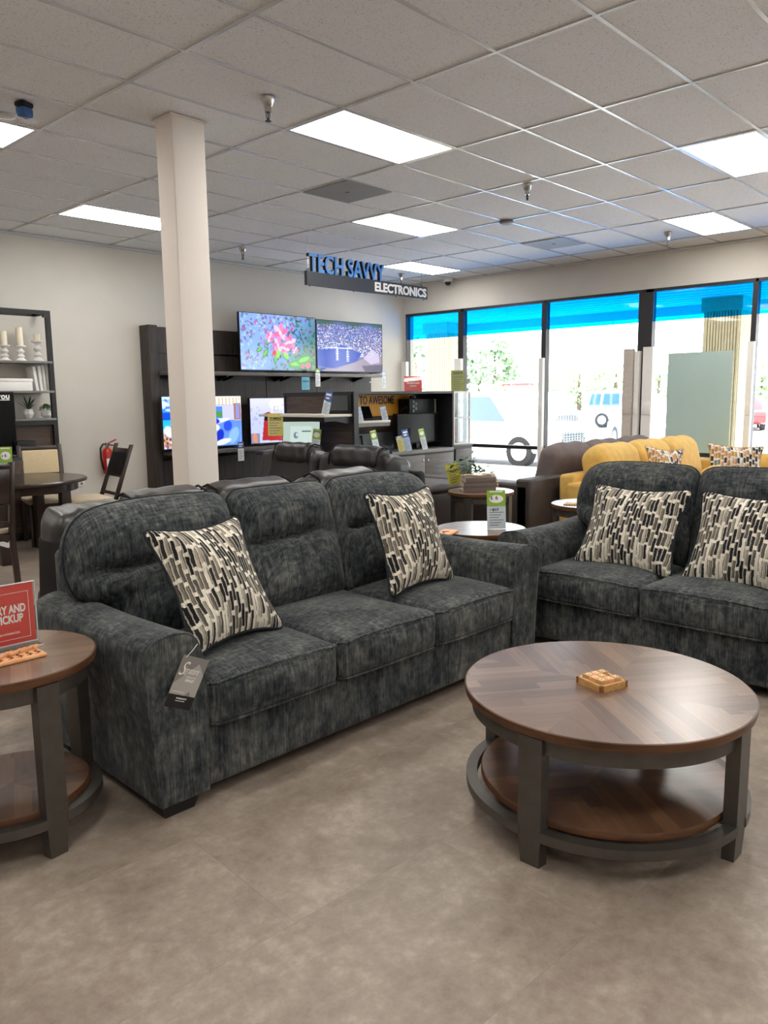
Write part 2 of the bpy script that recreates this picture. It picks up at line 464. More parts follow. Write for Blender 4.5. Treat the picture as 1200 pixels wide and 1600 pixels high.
# ------------------------------------------------------------------ geometry helpers
class MB:
    """collects shapes, then links them as ONE mesh object"""
    def __init__(s):
        s.v = []; s.f = []; s.uv = []; s.mi = []; s.sm = []

    def add(s, verts, faces, uvs=None, mi=0, M=None, smooth=True):
        o = len(s.v)
        if M is not None:
            verts = [M @ Vector(p) for p in verts]
        s.v += [tuple(p) for p in verts]
        for k, f in enumerate(faces):
            s.f.append([i + o for i in f])
            s.uv.append(uvs[k] if uvs else None)
            s.mi.append(mi)
            s.sm.append(smooth)
        return s

    def build(s, name, mats, parent=None, angle=38, loc=None, rot=None):
        me = bpy.data.meshes.new(name)
        me.from_pydata(s.v, [], s.f)
        if any(u is not None for u in s.uv):
            ul = me.uv_layers.new(name='UVMap')
            k = 0
            for f, u in zip(s.f, s.uv):
                for j in range(len(f)):
                    ul.data[k].uv = u[j] if u is not None else (0, 0)
                    k += 1
        if not isinstance(mats, (list, tuple)):
            mats = [mats]
        for m in mats:
            me.materials.append(MT[m] if isinstance(m, str) else m)
        me.polygons.foreach_set('material_index', s.mi)
        me.polygons.foreach_set('use_smooth', s.sm)
        me.update()
        bm = bmesh.new(); bm.from_mesh(me)
        bmesh.ops.recalc_face_normals(bm, faces=bm.faces)
        bm.to_mesh(me); bm.free()
        me.set_sharp_from_angle(angle=math.radians(angle))
        o = bpy.data.objects.new(name, me)
        COL.objects.link(o)
        if parent is not None:
            o.parent = parent
        if loc is not None:
            o.location = loc
        if rot is not None:
            o.rotation_euler = rot
        return o


def T(x, y, z):
    return Matrix.Translation((x, y, z))


def RX(a): return Matrix.Rotation(math.radians(a), 4, 'X')
def RY(a): return Matrix.Rotation(math.radians(a), 4, 'Y')
def RZ(a): return Matrix.Rotation(math.radians(a), 4, 'Z')


def box(mb, x0, x1, y0, y1, z0, z1, mi=0, M=None):
    v = [(x0, y0, z0), (x1, y0, z0), (x1, y1, z0), (x0, y1, z0), (x0, y0, z1), (x1, y0, z1), (x1, y1, z1), (x0, y1, z1)]
    f = [(0, 3, 2, 1), (4, 5, 6, 7), (0, 1, 5, 4), (1, 2, 6, 5), (2, 3, 7, 6), (3, 0, 4, 7)]
    return mb.add(v, f, None, mi, M, False)


def rbox(mb, x0, x1, y0, y1, z0, z1, r=0.01, k=3, seg=(1, 1, 1), fn=None, mi=0, M=None):
    """box with rounded edges; seg = inner subdivisions; fn deforms a local point (u,v,w in -1..1 also given)"""
    h = ((x1 - x0) / 2, (y1 - y0) / 2, (z1 - z0) / 2)
    c = ((x1 + x0) / 2, (y1 + y0) / 2, (z1 + z0) / 2)
    r = min(r, h[0] * .999, h[1] * .999, h[2] * .999)
    ax = []
    for a in range(3):
        i = h[a] - r
        lo = [i + r * math.tan(math.pi / 4 * t / k) for t in range(1, k + 1)]
        inner = [-i + 2 * i * t / seg[a] for t in range(seg[a] + 1)] if i > 1e-6 else [0.0]
        ax.append([-q for q in reversed(lo)] + inner + lo)
    verts = []; idx = {}
    faces = []

    def vid(p):
        key = (round(p[0], 6), round(p[1], 6), round(p[2], 6))
        if key in idx:
            return idx[key]
        q = [max(-(h[a] - r), min(h[a] - r, p[a])) for a in range(3)]
        d = Vector([p[a] - q[a] for a in range(3)])
        if d.length > 1e-9:
            d = d.normalized() * r
        pt = [q[a] + d[a] for a in range(3)]
        if fn:
            pt = fn(pt, (pt[0] / h[0], pt[1] / h[1], pt[2] / h[2]))
        verts.append((pt[0] + c[0], pt[1] + c[1], pt[2] + c[2]))
        idx[key] = len(verts) - 1
        return idx[key]
    for a in range(3):
        b1, b2 = (a + 1) % 3, (a + 2) % 3
        for s in (-1, 1):
            for i in range(len(ax[b1]) - 1):
                for j in range(len(ax[b2]) - 1):
                    q = []
                    for (ii, jj) in ((i, j), (i + 1, j), (i + 1, j + 1), (i, j + 1)):
                        p = [0, 0, 0]
                        p[a] = s * h[a]; p[b1] = ax[b1][ii]; p[b2] = ax[b2][jj]
                        q.append(vid(p))
                    if s < 0:
                        q.reverse()
                    faces.append(q)
    return mb.add(verts, faces, None, mi, M, True)


def lathe(mb, prof, c=(0, 0, 0), n=24, mi=0, M=None, caps=True):
    v = []; f = []
    for (r, z) in prof:
        for i in range(n):
            t = 2 * PI * i / n
            v.append((c[0] + r * math.cos(t), c[1] + r * math.sin(t), c[2] + z))
    for k in range(len(prof) - 1):
        for i in range(n):
            j = (i + 1) % n
            f.append((k * n + i, k * n + j, (k + 1) * n + j, (k + 1) * n + i))
    if caps:
        f.append(tuple(range(n - 1, -1, -1)))
        f.append(tuple((len(prof) - 1) * n + i for i in range(n)))
    return mb.add(v, f, None, mi, M, True)


def cyl(mb, c, r, h, n=20, mi=0, M=None, r2=None):
    return lathe(mb, [(r, 0), (r if r2 is None else r2, h)], c, n, mi, M)


def tube(mb, pts, r, n=8, closed=False, mi=0, M=None):
    pts = [Vector(p) for p in pts]
    N = len(pts); v = []; f = []
    up = None
    for i in range(N):
        if closed:
            d = pts[(i + 1) % N] - pts[i - 1]
        else:
            d = pts[min(i + 1, N - 1)] - pts[max(i - 1, 0)]
        d.normalize()
        if up is None:
            up = Vector((0, 0, 1)) if abs(d.z) < 0.9 else Vector((1, 0, 0))
        a = d.cross(up).normalized(); b = a.cross(d).normalized(); up = b
        rr = r[i] if isinstance(r, (list, tuple)) else r
        for k in range(n):
            t = 2 * PI * k / n
            v.append(pts[i] + a * rr * math.cos(t) + b * rr * math.sin(t))
    M2 = N if closed else N - 1
    for i in range(M2):
        j = (i + 1) % N
        for k in range(n):
            l = (k + 1) % n
            f.append((i * n + k, i * n + l, j * n + l, j * n + k))
    if not closed:
        f.append(tuple(range(n - 1, -1, -1)))
        f.append(tuple((N - 1) * n + k for k in range(n)))
    return mb.add(v, f, None, mi, M, True)


def prism(mb, poly, d0, d1, axis='y', bevel=0.0, mi=0, M=None, seg=2):
    """polygon in the plane across `axis`, extruded from d0 to d1. axis y: (x,z); x: (y,z); z: (x,y)"""
    def P(a, b, d):
        return (a, d, b) if axis == 'y' else ((d, a, b) if axis == 'x' else (a, b, d))
    n = len(poly)
    bm = bmesh.new()
    A = [bm.verts.new(P(a, b, d0)) for a, b in poly]
    B = [bm.verts.new(P(a, b, d1)) for a, b in poly]
    bm.faces.new(A); bm.faces.new(B[::-1])
    for i in range(n):
        j = (i + 1) % n
        bm.faces.new((A[i], B[i], B[j], A[j]))
    bmesh.ops.recalc_face_normals(bm, faces=bm.faces)
    if bevel > 0:
        bmesh.ops.bevel(bm, geom=list(bm.edges), offset=bevel, segments=seg, affect='EDGES', profile=0.5, clamp_overlap=True)
    bm.verts.index_update()
    v = [tuple(q.co) for q in bm.verts]
    f = [[q.index for q in fc.verts] for fc in bm.faces]
    bm.free()
    return mb.add(v, f, None, mi, M, True)


def smooth_outline(pts, n=6):
    """closed Catmull-Rom through pts"""
    out = []
    N = len(pts)
    for i in range(N):
        p0, p1, p2, p3 = [Vector(pts[(i + k) % N]) for k in (-1, 0, 1, 2)]
        for t in range(n):
            s = t / n
            out.append(0.5 * ((2 * p1) + (-p0 + p2) * s + (2 * p0 - 5 * p1 + 4 * p2 - p3) * s * s + (-p0 + 3 * p1 - 3 * p2 + p3) * s ** 3))
    return [(p[0], p[1]) for p in out]


def round_poly(pts, n=5):
    """pts: (x, z, radius) -> polygon with rounded corners"""
    out = []
    N = len(pts)
    for i in range(N):
        p = Vector(pts[i][:2]); r = pts[i][2]
        a = Vector(pts[i - 1][:2]); b = Vector(pts[(i + 1) % N][:2])
        if r <= 0:
            out.append((p.x, p.y)); continue
        da = (a - p).normalized(); db = (b - p).normalized()
        ra = min(r, (a - p).length * .49); rb = min(r, (b - p).length * .49)
        s, e = p + da * ra, p + db * rb
        for k in range(n + 1):
            t = k / n
            q = s * (1 - t) ** 2 + p * 2 * t * (1 - t) + e * t * t
            out.append((q.x, q.y))
    return out


def densify(poly, d):
    out = []
    N = len(poly)
    for i in range(N):
        a = Vector(poly[i]); b = Vector(poly[(i + 1) % N])
        k = max(1, int((b - a).length / d))
        for t in range(k):
            q = a + (b - a) * t / k
            out.append((q.x, q.y))
    return out


def puff(mb, outline, tf, tb, rings=12, center=None, p=2.4, q=0.55, fn=None, mi=0, M=None, uvs=1.0, side=0.0, mib=None):
    """cushion with a star-shaped outline in local XZ; front bulges to -Y by tf, back to +Y by tb; side = straight edge band depth"""
    n = len(outline)
    if center is None:
        center = (sum(a for a, b in outline) / n, sum(b for a, b in outline) / n)
    xs = [a for a, b in outline]; zs = [b for a, b in outline]
    def uvof(x, z):
        return ((x - min(xs)) / (max(xs) - min(xs)) * uvs, (z - min(zs)) / (max(zs) - min(zs)) * uvs)
    for sgn, T_, m_ in ((-1, tf, mi), (1, tb, mi if mib is None else mib)):
        v = []; f = []; uv = []
        cy = sgn * (side + T_)
        c = [center[0], cy, center[1]]
        if fn: c = fn(c, 0.0, sgn)
        v.append(tuple(c))
        pl = [center]
        for k in range(1, rings + 1):
            t = (k / rings)
            t = 1 - (1 - t) ** 1.5
            h = T_ * max(0.0, 1 - t ** p) ** q
            for (a, b) in outline:
                x = center[0] + (a - center[0]) * t
                z = center[1] + (b - center[1]) * t
                pt = [x, sgn * (side + h), z]
                if fn: pt = fn(pt, t, sgn)
                v.append(tuple(pt)); pl.append((x, z))
        for i in range(n):
            j = (i + 1) % n
            f.append((0, 1 + i, 1 + j) if sgn > 0 else (0, 1 + j, 1 + i))
            uv.append([uvof(*pl[q_]) for q_ in f[-1]])
            for k in range(rings - 1):
                a0 = 1 + k * n
                b0 = a0 + n
                fc = (a0 + i, b0 + i, b0 + j, a0 + j)
                if sgn < 0: fc = fc[::-1]
                f.append(fc)
                uv.append([uvof(*pl[q_]) for q_ in fc])
        mb.add(v, f, uv, m_, M, True)
    if side > 0:
        v = [(a, -side, b) for a, b in outline] + [(a, side, b) for a, b in outline]
        f = [(i, (i + 1) % n, n + (i + 1) % n, n + i) for i in range(n)]
        mb.add(v, f, None, mi, M, True)
    return mb


def text_geo(s, size, depth=0.002, offset=0.0, shear=0.0, xs=1.0, align='LEFT', spacing=1.0):
    cu = bpy.data.curves.new('lettering', 'FONT')
    cu.body = s; cu.size = size; cu.extrude = depth / 2; cu.offset = offset; cu.shear = shear
    cu.align_x = align; cu.space_character = spacing; cu.resolution_u = 3
    o = bpy.data.objects.new('lettering', cu)
    COL.objects.link(o)
    dg = bpy.context.evaluated_depsgraph_get()
    me = bpy.data.meshes.new_from_object(o.evaluated_get(dg))
    v = [(q.co.x * xs, q.co.y, q.co.z) for q in me.vertices]
    f = [list(p.vertices) for p in me.polygons]
    bpy.data.objects.remove(o); bpy.data.curves.remove(cu); bpy.data.meshes.remove(me)
    return v, f


def text(mb, s, size, M, **kw):
    mi = kw.pop('mi', 0); fw_ = kw.pop('fit', None)
    v, f = text_geo(s, size, **kw)
    if fw_:                                    # squeeze to the wanted width, starting at x = 0
        x0 = min(p[0] for p in v); x1 = max(p[0] for p in v)
        v = [((p[0] - x0) * fw_ / (x1 - x0), p[1], p[2]) for p in v]
    return mb.add(v, f, None, mi, M, False)


# text plane XY -> stands in XZ facing -Y
STAND = Matrix.Rotation(PI / 2, 4, 'X')


def thing(name, label, cat, loc=(0, 0, 0), rotz=0.0, group=None, rot=None):
    o = bpy.data.objects.new(name, None)
    o.empty_display_size = 0.05
    COL.objects.link(o)
    o.location = loc
    o.rotation_euler = rot if rot else (0, 0, math.radians(rotz))
    tag(o, label, cat, group)
    return o


def tag(o, label, cat, group=None):
    o['label'] = label; o['category'] = cat
    if group:
        o['group'] = group
    return o


def struct(o):
    o['kind'] = 'structure'
    return o


def dup(root, loc, rotz, label, group=None):
    r = root.copy(); COL.objects.link(r)
    r.location = loc; r.rotation_euler = (0, 0, math.radians(rotz))
    r['label'] = label
    if group: r['group'] = group
    for ch in list(root.children):
        c = ch.copy(); COL.objects.link(c); c.parent = r
        for g in list(ch.children):
            d = g.copy(); COL.objects.link(d); d.parent = c
    return r

# ------------------------------------------------------------------ camera
CAM = bpy.data.cameras.new('camera')
CAM.sensor_fit = 'VERTICAL'; CAM.sensor_height = 36.0; CAM.lens = 1229.16 / 1600 * 36.0
CAM.clip_start = 0.05; CAM.clip_end = 600
cam = bpy.data.objects.new('camera', CAM); COL.objects.link(cam)
yaw, pit, rol = math.radians(46.92070), math.radians(8.41579), math.radians(-0.66903)
cy_, sy_, cp_, sp_ = math.cos(yaw), math.sin(yaw), math.cos(pit), math.sin(pit)
fw = Vector((sy_ * cp_, cy_ * cp_, -sp_)); rt = Vector((cy_, -sy_, 0)); up = rt.cross(fw)
c_, s_ = math.cos(rol), math.sin(rol)
r2 = c_ * rt + s_ * up; u2 = -s_ * rt + c_ * up
CP = Vector((-2.67381, -3.35110, 1.50))
cam.matrix_world = Matrix(((r2.x, u2.x, -fw.x, CP.x), (r2.y, u2.y, -fw.y, CP.y), (r2.z, u2.z, -fw.z, CP.z), (0, 0, 0, 1)))
SC.camera = cam




# ------------------------------------------------------------------ room
H = 3.3874
XW, YW = 7.95, 6.05
XL, YF = -5.6, -7.6
TX, TY = 1.2192, 0.6096

m = MB(); box(m, XL - .2, XW + .1, YF - .2, YW + .2, -0.12, 0.0); struct(m.build('floor', 'floor'))
m = MB(); box(m, XL - .2, XW + .2, YF - .2, YW + .2, H + 0.006, H + 0.15); struct(m.build('ceiling', 'tile'))
m = MB()
i = -5
while i * TX < XW:
    x = i * TX
    if x > XL: box(m, x - .012, x + .012, YF, YW, H - .002, H + .008)
    i += 1
j = -13
while j * TY < YW:
    y = j * TY
    if y > YF: box(m, XL, XW, y - .012, y + .012, H - .0015, H + .008)
    j += 1
struct(m.build('trim_1', 'grid'))
m = MB()
box(m, XL, XW, YW - .022, YW, H - .03, H - .0025); box(m, XW - .022, XW, YF, YW, H - .03, H - .0025)
struct(m.build('trim_2', 'grid'))
m = MB(); box(m, XL - .2, XW + .2, YW, YW + .2, 0, H + .1); struct(m.build('wall_back', 'wall'))
m = MB(); box(m, XL - .2, XL, YF - .2, YW + .2, 0, H + .1); struct(m.build('wall_left', 'wall'))
m = MB(); box(m, XL - .2, XW + .2, YF - .2, YF, 0, H + .1); struct(m.build('wall_front', 'wall'))
# window wall: header, sill, end pieces
WEND = -6.0
m = MB()
box(m, XW, XW + .2, YF - .2, YW + .2, 2.90, H + .1)
box(m, XW, XW + .2, YF - .2, WEND, 0, 2.90)
box(m, XW, XW + .2, WEND, YW + .2, -.12, 0.06)
box(m, XW, XW + .2, 6.0, YW + .2, 0.06, 2.90)
box(m, XW - .002, XW + .01, 1.59, 1.594, 2.90, H)
struct(m.build('wall_right', 'wall'))
m = MB(); box(m, XL, XW, YW - .014, YW, 0, .1); struct(m.build('baseboard_back', 'black_frame'))

# windows: bays along the right wall (y from, y to)
BAYS = [(5.98, 4.835), (4.73, 3.24), (3.16, 1.69), (1.485, 0.185), (0.122, -1.25), (-1.33, -2.8), (-2.88, -4.35), (-4.43, -5.9)]
for n, (ya, yb) in enumerate(BAYS):
    w = bpy.data.objects.new('window_%d' % (n + 1), None); COL.objects.link(w); struct(w)
    w.location = (XW, 0, 0)
    ra = .055 if n not in (3,) else .1025
    la = .05
    nxt = BAYS[n + 1][0] if n + 1 < len(BAYS) else yb - .1
    prv = BAYS[n - 1][1] if n else ya + .02
    m = MB()
    ym, yp = (yb + nxt) / 2, (ya + prv) / 2
    # jambs reach half way to the neighbouring bay
    box(m, -.02, .09, yb, yp, 2.858, 2.90)
    box(m, -.02, .09, ym, yp, .06, .13)
    box(m, -.02, .09, ya, yp, .13, 2.90)
    box(m, -.02, .09, ym, yb, .13, 2.90)
    m.build('window_frame', 'bronze', w)
    m = MB(); box(m, -.005, .075, yb, ya, .635, .69); m.build('transom', 'bronze', w)
    m = MB(); box(m, .035, .041, yb, ya, .13, .635); box(m, .035, .041, yb, ya, .69, 2.858); m.build('pane', 'glass', w)
    m = MB(); m.add([(.028, yb, 2.462), (.028, ya, 2.462), (.028, ya, 2.858), (.028, yb, 2.858)], [(0, 1, 2, 3)]); m.build('tint_film', 'film', w)

# column
m = MB(); rbox(m, .462, .722, 1.487, 1.690, 0, H, .006, 2)
box(m, .445, .739, 1.470, 1.707, H - .012, H - .003)
struct(m.build('column', 'column'))

# ------------------------------------------------------------------ ceiling fittings
LIGHTS = {
    (1, 1): 'bright rectangular ceiling light panel just right of the white column, largest in view',
    (1, 7): 'bright rectangular ceiling light panel half hidden behind the white column',
    (3, -2): 'bright ceiling light panel cut off by the right edge above the windows',
    (3, 4): 'bright ceiling light panel between the grey square vent and the hanging sign',
    (5, 0): 'bright ceiling light panel nearest the window wall on the right',
    (5, 7): 'bright ceiling light panel just behind the hanging electronics sign',
    (-1, 4): 'bright ceiling light panel cut off by the left edge beside the blue sensor',
}
HID = [(1, -5), (1, -11), (3, -8), (5, -6), (5, -12), (-1, -2), (-1, -8), (-3, 1), (-3, -5), (-3, 7), (-3, -11)]
mfr = MB()
for a, b_, c__, d_ in ((0, TX, 0, .03), (0, TX, TY - .03, TY), (0, .03, .03, TY - .03), (TX - .03, TX, .03, TY - .03)):
    box(mfr, a + .012 if a == 0 else a, b_ - .012 if b_ == TX else b_, c__ + .012 if c__ == 0 else c__, d_ - .012 if d_ == TY else d_, -.006, .0)
mdf = MB(); box(mdf, .03, TX - .03, .03, TY - .03, -.005, -.001)
first = None
for k, (ij, lab) in enumerate(list(LIGHTS.items()) + [(q, None) for q in HID]):
    lab = lab or 'ceiling light panel out of view beside or behind the camera'
    loc = (ij[0] * TX, ij[1] * TY, H + .004)
    if first is None:
        first = thing('ceiling_light', lab, 'ceiling light', loc, 0, 'ceiling light panels')
        mfr.build('frame', 'grid', first); mdf.build('diffuser', 'panel', first)
    else:
        dup(first, loc, 0, lab)

def vent(ij, lab):
    t = thing('ceiling_vent', lab, 'ceiling vent', (ij[0] * TX, ij[1] * TY, H - .004), 0, 'grey square ceiling vents')
    m = MB(); box(m, .012, .598, .012, .598, -.004, .004); m.build('grille', 'vent', t)
    m = MB(); cyl(m, (.3, .3, -.018), .02, .014, 12); m.build('knob', 'chrome', t)
vent((2, 3), 'dark grey square ceiling vent left of the hanging sign')
vent((5, 3), 'grey square ceiling vent near the window wall')

def sprinkler(p, lab):
    t = thing('sprinkler_head', lab, 'sprinkler', (p[0], p[1], H), 0, 'ceiling sprinkler heads')
    m = MB(); lathe(m, [(.046, 0), (.046, -.006), (.03, -.05), (.022, -.055), (.022, -.09), (.01, -.092)], n=20); m.build('cup', 'chrome', t)
    m = MB(); tube(m, [(.012, 0, -.09), (.016, 0, -.115), (.003, 0, -.14)], .0035, 6); tube(m, [(-.012, 0, -.09), (-.016, 0, -.115), (-.003, 0, -.14)], .0035, 6)
    cyl(m, (0, 0, -.145), .02, .004, 14); cyl(m, (0, 0, -.14), .004, .05, 8)
    m.build('deflector', 'black_metal', t)
for spot, lab in ((Vector((0.743, 0.817, 3.387)), 'chrome sprinkler head right of the white column, the largest in view'), (Vector((3.733, 0.805, 3.387)), 'chrome sprinkler head between the two right hand light panels above the sofas'),
                (Vector((3.734, 5.057, 3.387)), 'small chrome sprinkler head above the flower television'), (Vector((6.800, 0.814, 3.387)), 'chrome sprinkler head just under the light panel by the window wall'),
                (Vector((6.868, 5.140, 3.387)), 'small chrome sprinkler head behind the hanging electronics sign')):
    sprinkler(spot, lab)
p = Vector((4.867, 1.807, 3.387))
t = thing('smoke_detector', 'flat round smoke detector on the ceiling grid', 'smoke detector', p)
m = MB(); lathe(m, [(.075, 0), (.075, -.02), (.06, -.035), (.02, -.04)], n=24); m.build('housing', 'vent', t)
m = MB(); lathe(m, [(.078, -.008), (.078, -.014)], n=24); m.build('rim', 'black_plastic', t)
p = Vector((7.905, 4.935, 3.387))
t = thing('dome_camera', 'small white dome security camera at the top of the window wall', 'camera', (p[0] - .12, p[1], H))
m = MB(); lathe(m, [(.075, 0), (.075, -.05), (.065, -.06)], n=24); m.build('housing', 'white', t)
m = MB(); lathe(m, [(.05, -.06), (.045, -.09), (.03, -.108), (.005, -.115)], n=20); m.build('dome', 'black_plastic', t)
p = Vector((-0.301, 1.990, 3.387))
t = thing('ceiling_sensor', 'small blue and black box sensor on the ceiling', 'sensor', p, 20)
m = MB(); rbox(m, -.045, .045, -.04, .04, -.03, 0, .01); m.build('base', 'black_plastic', t)
m = MB(); rbox(m, -.043, .043, -.038, .038, -.09, -.03, .015); m.build('lens_cover', 'sensor_blue', t)
t = thing('ceiling_speaker', 'flat pale disc on the ceiling by the left light panel', 'ceiling disc', Vector((-0.291, 2.309, 3.387)))
m = MB(); lathe(m, [(.06, 0), (.06, -.008), (.045, -.012)], n=20); m.build('disc', 'grid', t)

# hanging sign
t = thing('hanging_sign', 'black hanging sign board with blue TECH SAVVY and white ELECTRONICS letters', 'sign', (3.79, 3.9, 2.985))
SLEN = 2.23
m = MB(); box(m, 0, SLEN, 0, .05, -.165, 0); m.build('board', 'sign_black', t)
m = MB(); text(m, 'TECH SAVVY', .30, T(.03, -.006, -.004) @ STAND, depth=.004, offset=.005, fit=1.32)
m.build('lettering', 'sign_blue', t, angle=20)['label'] = 'blue TECH SAVVY letters standing on the board'
m = MB(); text(m, 'TECH SAVVY', .30, T(.03, .019, -.004) @ STAND, depth=.045, offset=.005, fit=1.32)
m.build('letter_body', 'black_plastic', t, angle=20)
m = MB(); text(m, 'ELECTRONICS', .155, T(1.165, -.004, -.137) @ STAND, depth=.006, offset=.0058, fit=1.035)
m.build('lettering', 'print_white', t, angle=20)['label'] = 'white ELECTRONICS letters on the board'
for x in (.04, SLEN - .1):
    m = MB(); tube(m, [(x, .025, .03), (x, .025, H - 2.985)], .0022, 5); m.build('wire', 'chrome', t)
    m = MB(); tube(m, [(x + .016 * math.cos(a), .025, .016 + .016 * math.sin(a)) for a in [k * PI / 6 for k in range(12)]], .004, 6, closed=True); m.build('eye_hook', 'black_metal', t)
m = MB()
for x in (.06, .8, 1.6, SLEN - .06): cyl(m, (x, .025, -.18), .006, .016, 8)
m.build('bolt', 'black_metal', t)

# ------------------------------------------------------------------ charcoal chenille sofa and loveseat
PIL_OUT = None


def back_outline(w, l, r_, e=1.0):
    """cushion outline; l / r_: True where that side is an outer, wing-shaped end over the arm"""
    pts = []
    L0 = 0.005
    # go round: bottom-left, bottom-right, right side up, top, left side down
    pts.append((L0, 0.02, .05)); pts.append((w - L0, 0.02, .05))
    if r_:
        pts += [(w - L0 + .01, .21, .03), (w + .16 * e, .255, .06), (w + .20 * e, .42, .12), (w + .11 * e, .62, .15), (w - .2, .655, .2)]
    else:
        pts += [(w + .005, .35, .1), (w, .64, .10)]
    if l:
        pts += [(.2, .655, .2), (-.11 * e, .62, .15), (-.20 * e, .42, .12), (-.16 * e, .255, .06), (L0 - .01, .21, .03)]
    else:
        pts += [(0, .64, .10), (-.005, .35, .1)]
    return densify(round_poly(pts, 5), .022)


def chenille_couch(root, n, W, e=1.0):
    aw = .21
    cw = (W - 2 * aw) / n
    F = 'chenille'
    # rails and deck
    m = MB(); rbox(m, aw - .02, W - aw + .02, .012, .9, .055, .30, .02, 3, (6, 4, 2)); m.build('base', F, root)
    # back frame
    m = MB(); rbox(m, .085, W - .085, .86, .985, .055, .86, .035, 3, (8, 1, 5)); m.build('back_frame', F, root)
    # arms
    prof = [(.205, .055, .006), (-.0, .055, .006), (-.015, .30, .05), (-.042, .58, .07), (-.02, .672, .08), (.145, .69, .09), (.195, .6, .06), (.208, .40, .05)]
    po = densify(round_poly(prof, 6), .03)
    cen = (.09, .38)
    for s in (0, 1):
        m = MB()
        rings = [(-.002, .90), (-.002, .965), (.004, .988), (.014, 1.0)] + [(.014 + .92 * t / 10, 1.0) for t in range(1, 11)] + [(.94, .98), (.945, .9)]
        v = []; f = []
        N = len(po)
        for (d, sc) in rings:
            bow = -.012 * math.sin(PI * max(0, min(1, d / .93)))
            for (a, b) in po:
                ax_ = cen[0] + (a - cen[0]) * sc; bz = cen[1] + (b - cen[1]) * sc
                if bz > .45: bz += bow * (bz - .45) / .2
                if b < .06: bz = .055 if sc > .95 else bz
                v.append((ax_ if s == 0 else W - ax_, d, bz))
        for k in range(len(rings) - 1):
            for i in range(N):
                j = (i + 1) % N
                f.append((k * N + i, k * N + j, (k + 1) * N + j, (k + 1) * N + i))
        f.append(tuple(range(N))); f.append(tuple((len(rings) - 1) * N + i for i in range(N)))
        m.add(v, f)
        arm = m.build('arm', F, root, angle=70)
        m = MB(); pts = [((cen[0] + (a - cen[0]) * .992) if s == 0 else W - (cen[0] + (a - cen[0]) * .992), .002, cen[1] + (b - cen[1]) * .992) for a, b in po if b > .07]
        tube(m, pts, .0048, 6); m.build('piping', F, arm)
    # seat cushions
    for c in range(n):
        x0 = aw + c * cw; x1 = x0 + cw
        def fn(p, u, cc=c):
            z = p[2]
            if u[2] > 0:
                z += .028 * max(0, 1 - abs(u[0]) ** 2.4) * max(0, 1 - abs(u[1]) ** 2.2) * u[2]
                z += .006 * math.sin(p[0] * 9 + cc * 2) * math.cos(p[1] * 8)
            y = p[1]
            if u[1] < 0:
                y -= .02 * max(0, 1 - abs(u[0]) ** 2.5) * max(0, 1 - abs(u[2]) ** 2) * -u[1]
            x = p[0]
            z += -.018 * max(0, abs(u[0]) - .75) * (1 if u[1] < -.2 else .6) * (1 if u[2] > 0 else 0)
            return (x, y, z)
        m = MB(); rbox(m, x0 + .003, x1 - .003, -.022, .66, .285, .478, .045, 4, (10, 10, 3), fn)
        cu = m.build('seat_cushion', F, root, angle=80)
        for zz, rr in ((.462, .0055), (.302, .005)):
            m = MB()
            pts = []
            for k in range(25):
                t = k / 24
                u = -1 + 2 * t
                x = x0 + .008 + (cw - .016) * t
                ein = max(0, abs(u) - .93) / .07
                y = -.018 - .008 * (1 - abs(u) ** 2.5) + .03 * ein * ein
                z = zz + (.012 * (1 - abs(u) ** 2.4) if zz > .4 else 0) - .016 * max(0, abs(u) - .75) * (1 if zz > .4 else 0)
                pts.append((x, y, z))
            pts = [(pts[0][0] - .003, .3, zz + .004)] + pts + [(pts[-1][0] + .003, .3, zz + .004)] if zz < .4 else pts
            tube(m, pts, rr, 6); m.build('piping', F, cu)
    # back cushions, leaning back
    for c in range(n):
        x0 = aw + c * cw
        ol = back_outline(cw, c == 0, c == n - 1, e)
        cen_ = (cw / 2, .34)
        def fnb(p, t, s, cc=c):
            x, y, z = p
            if s < 0:
                d = math.exp(-abs((z - .365 + .012 * math.cos(x * 7)) / .02) ** 1.5)
                inner = max(0.0, min(1.0, (1 - t) * 3.2))
                y += .058 * d * inner
                # puckers fanning from the tuft line
                y += .005 * math.sin(x * 46 + cc) * math.exp(-((z - .36) / .085) ** 2) * inner
                # bellies above and below
                y -= .022 * inner * (math.exp(-((z - .16) / .12) ** 2) + math.exp(-((z - .52) / .09) ** 2))
            return [x, y, z]
        m = MB(); puff(m, ol, .095, .05, 14, cen_, 3.0, .5, fnb, side=.022)
        M_ = T(x0, .655, .43) @ RX(-15)
        m.v = [tuple(M_ @ Vector(q)) for q in m.v]
        bc = m.build('back_cushion', F, root, angle=75)
        m = MB(); tube(m, [M_ @ Vector((a, -.022, b)) for a, b in ol[::1]], .0055, 6, closed=True); m.build('piping', 'piping', bc)
    # feet
    for (x, y) in ((.005, .008), (W - .165, .008), (.01, .80), (W - .17, .80)):
        m = MB()
        v = [(x + .02, y + .015, 0), (x + .14, y + .015, 0), (x + .14, y + .1, 0), (x + .02, y + .1, 0), (x, y, .062), (x + .16, y, .062), (x + .16, y + .12, .062), (x, y + .12, .062)]
        m.add(v, [(0, 3, 2, 1), (4, 5, 6, 7), (0, 1, 5, 4), (1, 2, 6, 5), (2, 3, 7, 6), (3, 0, 4, 7)], smooth=False)
        m.build('foot', 'black_foot', root)


SO = (-1.315, -.983, 0)
sofa = thing('sofa', 'large charcoal three-seat chenille sofa with black block feet, left of the round coffee table', 'sofa', SO, -1.285)
chenille_couch(sofa, 3, 2.345)
LO = (1.275, -.65, 0)
love = thing('loveseat', 'charcoal two-seat chenille loveseat behind the coffee table, cut off by the right edge', 'loveseat', LO, -90)
chenille_couch(love, 2, 1.76, .62)


